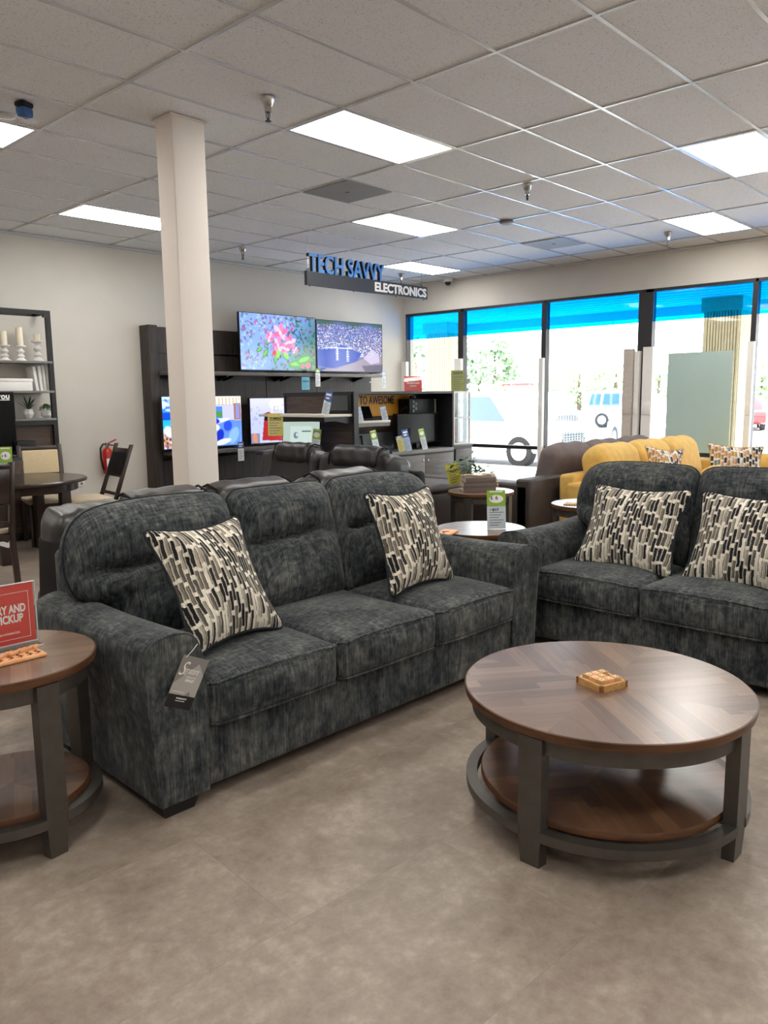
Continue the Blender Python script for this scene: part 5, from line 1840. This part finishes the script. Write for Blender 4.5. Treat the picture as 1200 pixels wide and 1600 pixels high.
m = MB(); box(m, .0, BW, BD - .066, BD - .052, 1.29, BH - .042); m.build('back_panel', 'wall', ET)
m = MB(); box(m, .05, BW - .05, .05, BD - .03, .12, 1.215); m.build('cupboard', 'walnut_panel', ET)

def candle(label, x, y, z, hh, hc):
    t = thing('candle_holder', label + ', turned white wood', 'candle holder', (x, y, z), 0, 'white candle holders')
    m = MB()
    s = hh / .2
    lathe(m, [(.062, 0), (.062, .012 * s), (.045, .025 * s), (.03, .045 * s), (.045, .062 * s), (.03, .08 * s), (.022, .095 * s), (.04, .11 * s), (.044, .125 * s), (.028, .145 * s), (.02, .16 * s), (.03, .175 * s), (.06, .185 * s), (.062, .2 * s), (.04, .2 * s)], n=24)
    m.build('turned_stem', 'white', t)
    c = thing('candle', 'cream pillar candle standing on the ' + label.replace('candle holder', 'holder'), 'candle', (x, y, z + hh), 0, 'cream pillar candles')
    m = MB(); lathe(m, [(.036, 0), (.036, hc - .004), (.033, hc), (.012, hc - .003)], n=22); m.build('wax', 'cream', c)
    m = MB(); cyl(m, (0, 0, hc - .004), .002, .012, 6); m.build('wick', 'black_plastic', c)
for (lab, cx, hh, hc) in (('left candle holder on the bookcase top shelf', 0.970, .175, .15), ('middle candle holder with the tallest candle', 1.146, .175, .20), ('right candle holder with the short candle', 1.341, .235, .075)):
    candle(lab, cx, 5.80, 1.93, hh, hc)
t = thing('storage_box', 'white lidded storage box on the second bookcase shelf', 'box', (1.0, 5.80, 1.60))
m = MB(); rbox(m, -.22, .20, -.13, .13, 0, .10, .004, 1); m.build('body', 'white', t); m = MB(); rbox(m, -.225, .205, -.135, .135, .10, .135, .004, 1); m.build('lid', 'white', t)
for k, (lab, x, tl) in enumerate((('white book leaning at the left of the bookcase row of four', 1.265, 6), ('white book second from the left on the bookcase shelf', 1.315, 4), ('white book third from the left on the bookcase shelf', 1.355, 3), ('white book at the right end against the bookcase post', 1.393, 2))):
    t = bpy.data.objects.new('book', None); COL.objects.link(t); t.location = (x, 5.80, 1.60); t.rotation_euler = (0, math.radians(-tl), 0); tag(t, lab, 'book', 'white books on the bookcase')
    hb = .27 + .01 * k
    m = MB(); box(m, -.016, .016, -.11, -.107, 0, hb); box(m, -.018, -.015, -.11, .09, 0, hb); box(m, .012, .015, -.11, .09, 0, hb); m.build('cover', 'white', t)
    m = MB(); box(m, -.0145, .0115, -.106, .086, .003, hb - .003); m.build('pages', 'pages', t)
p = Vector((1.183, 5.800, 1.302))
t = thing('aloe_plant', 'spiky aloe plant in a white faceted pot on the bookcase', 'plant', (p.x, 5.80, 1.29))
m = MB(); lathe(m, [(.03, 0), (.062, .05), (.05, .105), (.045, .1)], n=7); m.build('pot', 'white', t, angle=5)
m = MB()
for k in range(11):
    a = k * 2.4; e_ = .35 + .11 * (k % 7); L = .13 + .03 * (k % 4)
    leaf(m, (0, 0, .09), (math.cos(a) * math.cos(e_ + .3), math.sin(a) * math.cos(e_ + .3), math.sin(e_ + .3)), L, .024, bend=.12)
m.build('leaves', 'aloe', t)
p = Vector((1.389, 5.800, 1.296))
t = thing('boxwood_plant', 'round bushy green plant in a white bowl on the bookcase', 'plant', (p.x, 5.80, 1.29))
m = MB(); lathe(m, [(.035, 0), (.06, .03), (.06, .06), (.045, .085), (.04, .08)], n=20); m.build('pot', 'white', t)
m = MB()
for k in range(130):
    a, e_ = rr.uniform(0, 2 * PI), rr.uniform(-.1, 1.5)
    q = Vector((math.cos(a) * math.cos(e_) * .055, math.sin(a) * math.cos(e_) * .055, .085 + math.sin(e_) * .05))
    leaf(m, q, (q.x, q.y, q.z - .07), .03, .02, bend=.2)
m.build('leaves', 'leaf_bright', t)

# black television with YOU lettering, on a low stand
p1 = Vector((0.847, 5.340, 1.587))
ts = thing('tv_stand', 'low dark media stand under the black television at the left edge', 'tv stand', (-.62, 5.16, 0))
m = MB(); rbox(m, 0, 1.75, 0, .45, .06, .90, .006, 1); m.build('body', 'black_frame', ts)
m = MB(); box(m, .1, 1.65, .05, .4, 0, .06); m.build('plinth', 'black_frame', ts)
for k in range(2):
    m = MB(); rbox(m, .03 + k * .86, .85 + k * .86, -.015, 0, .1, .86, .003, 1); m.build('door', 'walnut_panel', ts)
tvb = tv('large unlit black television at the left edge showing white YOU lettering', p1.x - 1.24, p1.x, .94, p1.z, 5.34, None, None)
m = MB(); text(m, 'YOU', .055, T(1.24 - .045, .0008, p1.z - .94 - .075) @ STAND, depth=.0012, offset=.0035, align='RIGHT', spacing=1.15)
box(m, 1.24 - .17, 1.24 - .045, .0002, .0015, p1.z - .94 - .09, p1.z - .94 - .083)
m.build('lettering', 'print_white', tvb)
a = Vector((0.816, 5.300, 0.969)); b = Vector((1.015, 5.300, 1.062))
t = thing('black_box_speaker', 'small black box speaker on the media stand right of the unlit television', 'speaker', (a.x, 5.27, .90)); t.name = 'box_speaker'
m = MB(); rbox(m, 0, b.x - a.x, 0, .2, 0.012, b.z - .90, .006, 1); m.build('body', 'black_plastic', t)
m = MB(); box(m, .0, b.x - a.x, -.03, .2, 0, .012); m.build('base_plate', 'white', t)

# fire extinguisher and outlet
p = Vector((2.194, 5.950, 0.848))
t = thing('fire_extinguisher', 'red fire extinguisher hanging on the back wall', 'fire extinguisher', (p.x, 5.955, .56))
m = MB(); lathe(m, [(.02, 0), (.055, .005), (.065, .03), (.065, .27), (.05, .31), (.02, .33), (.02, .345)], n=22); m.build('cylinder', 'red', t)
m = MB(); box(m, -.05, .05, -.068, -.0655, .06, .2); m.build('label_panel', 'paper_white', t)
m = MB(); cyl(m, (0, 0, .345), .022, .05, 14); rbox(m, -.02, .03, -.015, .015, .37, .40, .004, 1); m.build('valve', 'chrome', t)
m = MB(); prism(m, [(.0, .395), (.03, .40), (.12, .435), (.13, .425), (.03, .385)], -.012, .012, 'y'); m.build('lever', 'red', t)
m = MB(); prism(m, [(.0, .375), (.03, .375), (.13, .355), (.13, .345), (.02, .36)], -.012, .012, 'y'); m.build('handle', 'black_plastic', t)
m = MB(); tube(m, [(-.02, -.01, .38), (-.06, -.015, .38), (-.10, -.02, .33), (-.10, -.02, .2), (-.08, -.02, .1), (-.07, -.02, .06)], .011, 8); m.build('hose', 'black_plastic', t)
m = MB(); box(m, .02, .085, -.075, -.072, .22, .34, 0); m.build('inspection_tag', 'paper_yellow', t)
p = Vector((1.873, 6.050, 0.489))
t = thing('wall_outlet', 'white double outlet plate low on the back wall', 'outlet', (p.x, YW - .004, p.z))
m = MB(); rbox(m, -.04, .04, -.005, .003, -.06, .06, .002, 1); m.build('plate', 'white', t)
m = MB(); rbox(m, -.017, .017, -.008, -.004, .012, .045, .003, 1); rbox(m, -.017, .017, -.008, -.004, -.045, -.012, .003, 1); m.build('socket', 'grey_shelf', t)

# ------------------------------------------------------------------ dining set
dt = thing('dining_table', 'round espresso wood dining table at the left, behind the leather recliner', 'dining table', (.42, 4.32, 0))
m = MB(); lathe(m, [(.02, .715), (.58, .715), (.61, .722), (.615, .74), (.60, .752), (.02, .752)], n=64); m.build('tabletop', 'dark_table', dt)
m = MB(); arc_bar(m, .50, .525, .64, .715, 0, 2 * PI, 64); m.build('apron', 'dark_table', dt)
for k in range(4):
    a_ = PI / 4 + k * PI / 2
    x, y = .42 * math.cos(a_), .42 * math.sin(a_)
    m = MB(); prism(m, [(x - .045, y - .045), (x + .045, y - .045), (x + .045, y + .045), (x - .045, y + .045)], 0, .715, 'z', .006); m.build('leg', 'dark_table', dt)

def dining_chair(label, loc, rz, lattice=True, back_front='cream_fabric', rake=8, g='espresso dining chairs'):
    t = thing('dining_chair', label, 'dining chair', loc, rz, g)
    W = 'dark_table'
    for s in (-1, 1):
        m = MB(); prism(m, [(s * .20 - .02, -.22), (s * .20 + .02, -.22), (s * .20 + .02, -.18), (s * .20 - .02, -.18)], 0, .44, 'z', .004); m.build('leg', W, t)
        m = MB()
        k = math.tan(math.radians(rake))
        pts = [(.24, 0), (.20, .44), (.20 + .58 * k, 1.02), (.235 + .58 * k, 1.02), (.24, .44), (.28, 0)]
        prism(m, pts, s * .205 - .02, s * .205 + .02, 'x', .004); m.build('rear_post', W, t)
    m = MB(); box(m, -.21, .21, -.22, .23, .39, .44); m.build('seat_frame', W, t)
    def fs(p, u): return (p[0], p[1], p[2] + .02 * max(0, u[2]) * (1 - u[0] ** 2) * (1 - u[1] ** 2))
    m = MB(); rbox(m, -.235, .235, -.245, .20, .44, .485, .02, 3, (6, 6, 1), fs); m.build('seat', 'seat_cream', t)
    M_ = T(0, .205, .44) @ RX(-rake)
    m = MB(); rbox(m, -.19, .19, .004, .028, .53, .575, .004, 1, M=M_); rbox(m, -.19, .19, .010, .028, .26, .54, .003, 1, M=M_); rbox(m, -.19, .19, .004, .028, .06, .095, .003, 1, M=M_); m.build('back_rail', W, t)
    m = MB(); rbox(m, -.18, .18, -.014, .012, .28, .53, .012, 2, M=M_); m.build('back_pad', back_front, t)
    if lattice:
        m = MB()
        for s in (-1, 1):
            tube(m, [M_ @ Vector((s * q, .015, .095 + .165 * w)) for q, w in ((.185, 0), (.09, .12), (.03, .5), (.09, .88), (.185, 1))], .011, 6)
        m.build('lattice', W, t)
    for (y, z) in ((-.2, .16),):
        m = MB(); box(m, -.19, .19, y - .012, y + .012, z, z + .03); m.build('stretcher', W, t)
    return t
c1 = dining_chair('espresso dining chair seen from behind at the left edge, lattice under its back', (-.40, 3.27, 0), 186)
c2 = dining_chair('espresso dining chair with cream back pad on the far side of the round dining table', (.92, 4.86, 0), -14)
c3 = dining_chair('espresso dining chair at the right of the dining table, leaning back seen edge on', (1.19, 4.53, 0), -97, False, 'leather_panel', 20)
p = Vector((0.222, 4.050, 0.928))
price_card('green topped price card standing on the dining table', (Vector((0.583, 5.026, 0.755)).x, Vector((0.583, 5.026, 0.755)).y, .755), -38, .13, .27, 'paper_green', 'paper_white', .62, 6, words=(('$', .03, .25, .62, 'ink'), ('6', .045, .5, .61, 'ink')))
t = bpy.data.objects.new('chair_tag', None); COL.objects.link(t); p = Vector((-0.072, 3.420, 0.376)); t.location = (p.x, 3.42, .385); t.rotation_euler = (0, math.radians(24), 0)
tag(t, 'small white product tag hanging below the seat of the lattice back chair', 'tag')
m = MB(); box(m, -.05, .05, 0, .002, -.11, 0); m.build('card', 'paper_white', t); m = MB(); box(m, -.03, .03, -.001, 0, -.07, -.03); m.build('print', 'ink', t)
p = Vector((0.154, 4.121, 0.000))

# ------------------------------------------------------------------ things at the window
def guard(label, y0, y1, z1, x=7.86, mat='white', z0=.0):
    t = thing('corner_guard', label, 'corner guard', (x, y0, z0), 0, 'cardboard corner guards along the window posts')
    w = y1 - y0
    m = MB(); box(m, 0, .012, 0, w, 0, z1 - z0); box(m, .012, .07, 0, .012, 0, z1 - z0); m.build('board', mat, t)
    for z in (.55, 1.2):
        m = MB(); rbox(m, -.012, .0, w * .1, w * .9, z, z + .16, .003, 1); m.build('clip', mat, t)
guard('white corner guard in the far corner left of the red notice', 5.93, 6.04, 2.085)
guard('white corner guard on the post behind the olive notice card', 4.73, 4.86, 2.09)
guard('white corner guard on the post between the second and third windows', 3.165, 3.235, 2.04)
guard('grey cardboard strip standing left of the wide window post', 1.71, 1.845, 2.105, 7.84, 'cardboard')
guard('white corner guard just left of the wide window post', 1.62, 1.69, 2.07)
guard('white corner guard on the right side of the wide window post', 1.43, 1.57, 2.12)
guard('white corner guard on the post near the right edge of the photo', .115, .19, 2.12)
t = thing('window_poster', 'pale grey-green reverse of a poster hung in the fourth window', 'poster', (7.86, .365, .70))
m = MB()
v = []; f = []
for k in range(13):
    for j in range(9):
        y = .845 * j / 8; z = 1.32 * k / 12
        v.append((.012 * math.sin(z * 9 + j * .5) * (.3 + .7 * k / 12) * .5, y, z))
for k in range(12):
    for j in range(8):
        a_ = k * 9 + j; f.append((a_, a_ + 1, a_ + 10, a_ + 9))
n0 = len(v)
v += [(x + .004, y, z) for x, y, z in v]; f += [tuple(reversed([q + n0 for q in fc])) for fc in f]
m.add(v, f); m.build('sheet', 'poster', t)
for y in (.12, .72):
    m = MB(); tube(m, [(0.002, y, 1.318), (.03, y, 1.52)], .0015, 4); m.build('cord', 'white', t)

# ------------------------------------------------------------------ outside
m = MB(); box(m, 8.16, 260, -160, 220, -.35, -.15); struct(m.build('ground', 'asphalt'))
m = MB(); box(m, 8.15, 11.6, -40, 60, -.15, -.03); struct(m.build('sidewalk', 'sidewalk'))
m = MB(); box(m, 8.15, 11.75, -40, 60, 3.02, 3.12); box(m, 11.55, 11.75, -40, 60, 2.86, 3.02)
for k in range(11): box(m, 8.3 + k * .32, 8.312 + k * .32, -40, 60, 3.014, 3.02)
box(m, 8.15, 8.25, -40, 60, 2.9, 3.7); struct(m.build('roof_canopy', 'soffit'))
def ext_col(y0, y1, x0=10.7, x1=11.3):
    m = MB(); box(m, x0 + .03, x1 - .03, y0 + .03, y1 - .03, -.03, 2.8)
    n = 12
    for k in range(n):
        y = y0 + .02 + (y1 - y0 - .04) * k / n; w = (y1 - y0) / n * .62
        box(m, x0, x0 + .04, y, y + w, -.03, 2.8); 
        x = x0 + .02 + (x1 - x0 - .04) * k / n; wx = (x1 - x0) / n * .62
        box(m, x, x + wx, y0, y0 + .04, -.03, 2.8); box(m, x, x + wx, y1 - .04, y1, -.03, 2.8)
    box(m, x0 - .03, x1 + .03, y0 - .03, y1 + .03, 2.8, 3.02)
    struct(m.build('pillar', 'rib_block'))
ext_col(7.28, 7.88); ext_col(1.27, 1.87); ext_col(-4.7, -4.1)


def car(name, label, loc, rz, L=4.7, W=1.85, Hh=1.75, paint='car_white', suv=True):
    """nose towards local -x"""
    t = thing(name, label, 'car', loc, rz, 'cars in the parking lot')
    b = .42; s = .92 if suv else .82
    if suv:
        body = [(0, .45), (.02, .85), (.15, s), (1.35, s + .08), (L - .05, s + .08), (L, .8), (L - .05, .42), (L - .3, .32), (.25, .32)]
        gh = [(1.0, s + .04), (1.6, Hh - .03), (1.9, Hh), (L - .35, Hh), (L - .12, Hh - .1), (L - .04, s + .04)]
        win = [[(1.3, s + .11), (1.72, Hh - .13), (2.75, Hh - .12), (2.75, s + .11)], [(2.85, s + .11), (2.85, Hh - .12), (3.6, Hh - .12), (3.7, s + .11)], [(3.8, s + .11), (3.72, Hh - .12), (L - .4, Hh - .12), (L - .25, s + .11)]]
        wsh = [(1.06, s + .10), (1.58, Hh - .1)]
    else:
        body = [(0, .45), (.03, .68), (.2, .76), (1.3, s + .04), (L - .9, s + .08), (L - .05, s), (L, .6), (L - .08, .35), (L - .3, .27), (.25, .27)]
        gh = [(1.25, s), (2.1, Hh - .04), (2.5, Hh), (3.3, Hh - .03), (L - .75, s + .04)]
        win = [[(1.65, s + .06), (2.2, Hh - .12), (2.85, Hh - .09), (2.85, s + .06)], [(2.95, s + .06), (2.95, Hh - .09), (3.3, Hh - .13), (L - 1.0, s + .06)]]
        wsh = [(1.32, s + .05), (2.08, Hh - .1)]
    m = MB(); prism(m, body, -W / 2, W / 2, 'y', .07, seg=3); m.build('body', paint, t)
    m = MB(); prism(m, gh, -W / 2 + .1, W / 2 - .1, 'y', .06, seg=3); m.build('cabin', paint, t)
    m = MB()
    for w in win:
        for sy in (-1, 1):
            prism(m, w, sy * (W / 2 - .1) - .008, sy * (W / 2 - .1) + .008, 'y')
    m.build('side_window', 'car_glass', t)
    (xa, za), (xb, zb) = wsh
    nx_, nz_ = -(zb - za), (xb - xa); ln = math.hypot(nx_, nz_); nx_, nz_ = nx_ / ln * .012, nz_ / ln * .012
    m = MB(); hw = W / 2 - .2
    m.add([(xa + nx_, -hw - .03, za + nz_), (xa + nx_, hw + .03, za + nz_), (xb + nx_, hw - .05, zb + nz_), (xb + nx_, -hw + .05, zb + nz_), (xa - nx_, -hw - .03, za - nz_), (xa - nx_, hw + .03, za - nz_), (xb - nx_, hw - .05, zb - nz_), (xb - nx_, -hw + .05, zb - nz_)],
          [(0, 1, 2, 3), (7, 6, 5, 4), (0, 4, 5, 1), (1, 5, 6, 2), (2, 6, 7, 3), (3, 7, 4, 0)], smooth=False)
    m.build('windscreen', 'car_glass', t)
    for x in (.85, L - .95):
        for sy in (-1, 1):
            m = MB(); lathe(m, [(.2, -.1), (.33, -.11), (.36, -.08), (.36, .08), (.33, .11), (.2, .1)], n=24, M=T(x, sy * (W / 2 - .10), .36) @ RX(90)); wh = m.build('wheel', 'tyre', t)
            m = MB(); lathe(m, [(.21, -.115), (.21, .115)], n=18, M=T(x, sy * (W / 2 - .10), .36) @ RX(90)); m.build('hub', 'car_silver', wh)
    for sy in (-1, 1):
        m = MB(); rbox(m, -.015, .06, sy * (W / 2 - .3) - .17, sy * (W / 2 - .3) + .17, .62, .78, .02, 2); m.build('headlight', 'chrome', t)
    m = MB()
    for k in range(5): box(m, -.02, .03, -.5, .5, .52 + k * .055, .55 + k * .055)
    for k in range(9): box(m, -.018, .03, -.5 + k * .12, -.48 + k * .12, .52, .79)
    m.build('grille', 'grey_plastic', t)
    m = MB(); rbox(m, -.03, .05, -W / 2 + .1, W / 2 - .1, .36, .48, .02, 2); m.build('bumper', 'car_silver', t)
    return t

# heading -y: local -x -> world -y  (rz = 90)
car('suv', 'white SUV parked just outside the second window', (13.35, 5.72, -.15), 90, 4.7, 1.85, 1.72, 'car_white', True)
car('sedan', 'white sedan behind the first SUV seen through the third window', (16.6, 4.3, -.15), 42, 4.6, 1.8, 1.40, 'car_white', False)
car('suv', 'white SUV far out in the lot between the second and third windows', (26, 13.2, -.15), 60, 4.6, 1.85, 1.75, 'car_white', True)
car('sedan', 'silver sedan in the second row through the third window', (28, 10.0, -.15), 30, 4.6, 1.8, 1.42, 'car_silver', False)
car('sedan', 'red car in the far row left of the hung poster', (36, 9.8, -.15), 200, 4.5, 1.8, 1.45, 'car_red', False)
car('suv', 'dark SUV facing the shop through the window at the right edge', (18.2, -.05, -.15), 20, 4.6, 1.85, 1.7, 'car_dark', True)
car('sedan', 'silver car behind the dark SUV at the right edge', (25, 1.2, -.15), 0, 4.6, 1.8, 1.45, 'car_silver', False)
car('suv', 'white SUV in the far row just left of the wide window post', (34, 11.6, -.15), 100, 4.6, 1.85, 1.75, 'car_white', True)


def tree(label, loc, h, r, kind='foliage', n=900, seed=1, cone=False, name='tree', g='trees beyond the parking lot', low=.25):
    rg = random.Random(seed)
    t = thing(name, label, 'tree' if name == 'tree' else 'shrub', loc, 0, g)
    m = MB(); tube(m, [(0, 0, 0), (rg.uniform(-.2, .2), 0, h * .5), (0, 0, h * .9)], [r * .07 + .05, r * .05 + .04, .03], 7); m.build('trunk', 'bark', t)
    m = MB()
    blobs = [(rg.uniform(-.6, .6) * r, rg.uniform(-.6, .6) * r, h * rg.uniform(low + .12, .9), r * rg.uniform(.3, .55)) for _ in range(12)]
    for k in range(n):
        bx_, by_, bz_, br_ = blobs[k % 12]
        if cone:
            q = (1 - bz_ / h) * 1.2 + .1
            bx_ *= q; by_ *= q
        d = Vector((rg.gauss(0, 1), rg.gauss(0, 1), rg.gauss(0, 1))).normalized() * br_ * rg.uniform(.55, 1.05)
        c = Vector((bx_, by_, bz_)) + d
        s = r * rg.uniform(.06, .13)
        e1 = Vector((rg.gauss(0, 1), rg.gauss(0, 1), rg.gauss(0, .7))).normalized() * s
        e2 = e1.cross(Vector((rg.gauss(0, 1), rg.gauss(0, 1), rg.gauss(0, 1)))).normalized() * s * .7
        m.add([c - e1, c - e2 * .8, c + e1, c + e2], [(0, 1, 2, 3)])
    m.build('crown', kind, t)
TR = [(70, 51.43, 7.6, 3.6, 'tall loose pine at the left of the second window'), (74, 52.56, 8.0, 3.6, 'tall pine just right of the first pine in the second window'), (78, 53.35, 8.4, 3.6, 'tallest pine in the middle of the second window'), (82, 54.39, 8.4, 3.6, 'tall pine at the right of the pine group'),
      (66, 55.19, 7.2, 4, 'broad tree beside the ribbed pillar in the first window')]
for k, (x, y, h, r, lab) in enumerate(TR):
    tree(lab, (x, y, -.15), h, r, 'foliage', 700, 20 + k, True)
for k, (y, x, h, r, lab) in enumerate(((25.04, 38, 2.3, 1.3, 'low round shrub in front of the pines'), (25.50, 42, 2.4, .9, 'small pointed shrub right of the pines'), (25.67, 46, 2.5, 1.4, 'round shrub at the left of the third window'),
                                        (31.66, 60, 4.1, 2.4, 'leafy tree behind the light pole in the third window'), (31.19, 62, 4.2, 2.4, 'leafy tree in the middle of the third window'), (27.21, 58, 4.1, 2.4, 'leafy tree beside the grey cardboard strip'), (16.50, 60, 4.1, 2.2, 'leafy tree at the right edge of the photo'), (27.07, 66, 4.2, 2.2, 'leafy tree left of the hung poster'), (36.76, 44, 5.0, 1.8, 'leafy tree at the far left of the windows'))):
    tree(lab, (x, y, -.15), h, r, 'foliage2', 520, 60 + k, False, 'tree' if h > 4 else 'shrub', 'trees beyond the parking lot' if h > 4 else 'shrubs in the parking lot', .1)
q = Vector((52.000, 26.812, 1.234))
t = thing('light_pole', 'thin parking lot light pole in the third window', 'light pole', (52, q.y, -.15))
m = MB(); cyl(m, (0, 0, 0), .12, 5.4, 10, r2=.08); m.build('pole', 'pole', t)
m = MB(); box(m, -.1, .1, -1.0, 1.0, 5.2, 5.28); m.build('crossarm', 'pole', t)
q = Vector((45.000, 20.977, 1.254))
t = thing('light_pole', 'tall parking lot lamp with a double head above the third window', 'light pole', (45, q.y, -.15))
m = MB(); cyl(m, (0, 0, 0), .07, 6.3, 10, r2=.04); m.build('pole', 'pole', t)
for s in (-1, 1):
    m = MB(); rbox(m, -.15, .15, s * .45 - .3, s * .45 + .3, 6.25, 6.38, .04, 2); m.build('lamp_head', 'pole', t)
for (a_, b_, x, h, roof, lab) in ((49.61, 45.44, 75, 2.6, 'shop_red', 'low far shop with a dull red roof right of the pines'), (31.55, 29.09, 72, 3.2, 'shop_teal', 'far shop with a teal roof left of the hung poster'), (38.84, 35.44, 80, 2.8, 'shop_red', 'low far shop with a dull red roof behind the cardboard strip')):
    t = thing('shop_building', lab, 'building', (x, min(a_, b_), -.15)); L = abs(a_ - b_)
    m = MB(); box(m, 0, 8, 0, L, 0, h); m.build('wall', 'shop_wall', t)
    m = MB(); prism(m, [(-.4, h), (8.4, h), (8.4, h + .25), (4, h + .9), (-.4, h + .25)], -.3, L + .3, 'y'); m.build('roof', roof, t)
    m = MB()
    for k in range(4): box(m, -.04, .02, L * (.12 + .22 * k), L * (.22 + .22 * k), .8, 2.0)
    m.build('window', 'car_glass', t)

# ------------------------------------------------------------------ light
w = bpy.data.worlds.new('sky'); SC.world = w; w.use_nodes = True
nt = w.node_tree; nt.nodes.clear()
out = nt.nodes.new('ShaderNodeOutputWorld')
bg = nd(nt, 'ShaderNodeBackground')
tc = nd(nt, 'ShaderNodeTexCoord'); sp = nd(nt, 'ShaderNodeSeparateXYZ'); lk(nt, tc, 'Generated', sp, 0)
r = ramp(nt, [(0.0, (.82, .86, .9, 1)), (.5, (.95, .97, 1, 1)), (1.0, (.62, .78, 1, 1))]); 
ma = math_n(nt, 'MULTIPLY_ADD', sp.outputs[2], .5); ma.inputs[2].default_value = .5
lk(nt, ma, 0, r, 0); lk(nt, r, 0, bg, 'Color'); bg.inputs['Strength'].default_value = 5.0
lk(nt, bg, 0, out, 0)
sl = bpy.data.lights.new('sun', 'SUN'); sl.energy = 26.0; sl.angle = math.radians(.6); sl.color = (1, .96, .9)
so_ = bpy.data.objects.new('sun', sl); COL.objects.link(so_)
d_ = Vector((-.45, .35, -1.0)).normalized()
so_.rotation_euler = d_.to_track_quat('-Z', 'Y').to_euler(); so_.location = (20, 0, 20)

SC.view_settings.view_transform = 'Standard'; SC.view_settings.look = 'None'
SC.view_settings.exposure = 0.85; SC.view_settings.gamma = 1.0; SC.view_settings.use_curve_mapping = False
SC.cycles.use_denoising = True
SC.cycles.max_bounces = 10; SC.cycles.diffuse_bounces = 5; SC.cycles.glossy_bounces = 4; SC.cycles.transparent_max_bounces = 16
SC.cycles.sample_clamp_indirect = 8.0
SC.cycles.caustics_reflective = False; SC.cycles.caustics_refractive = False
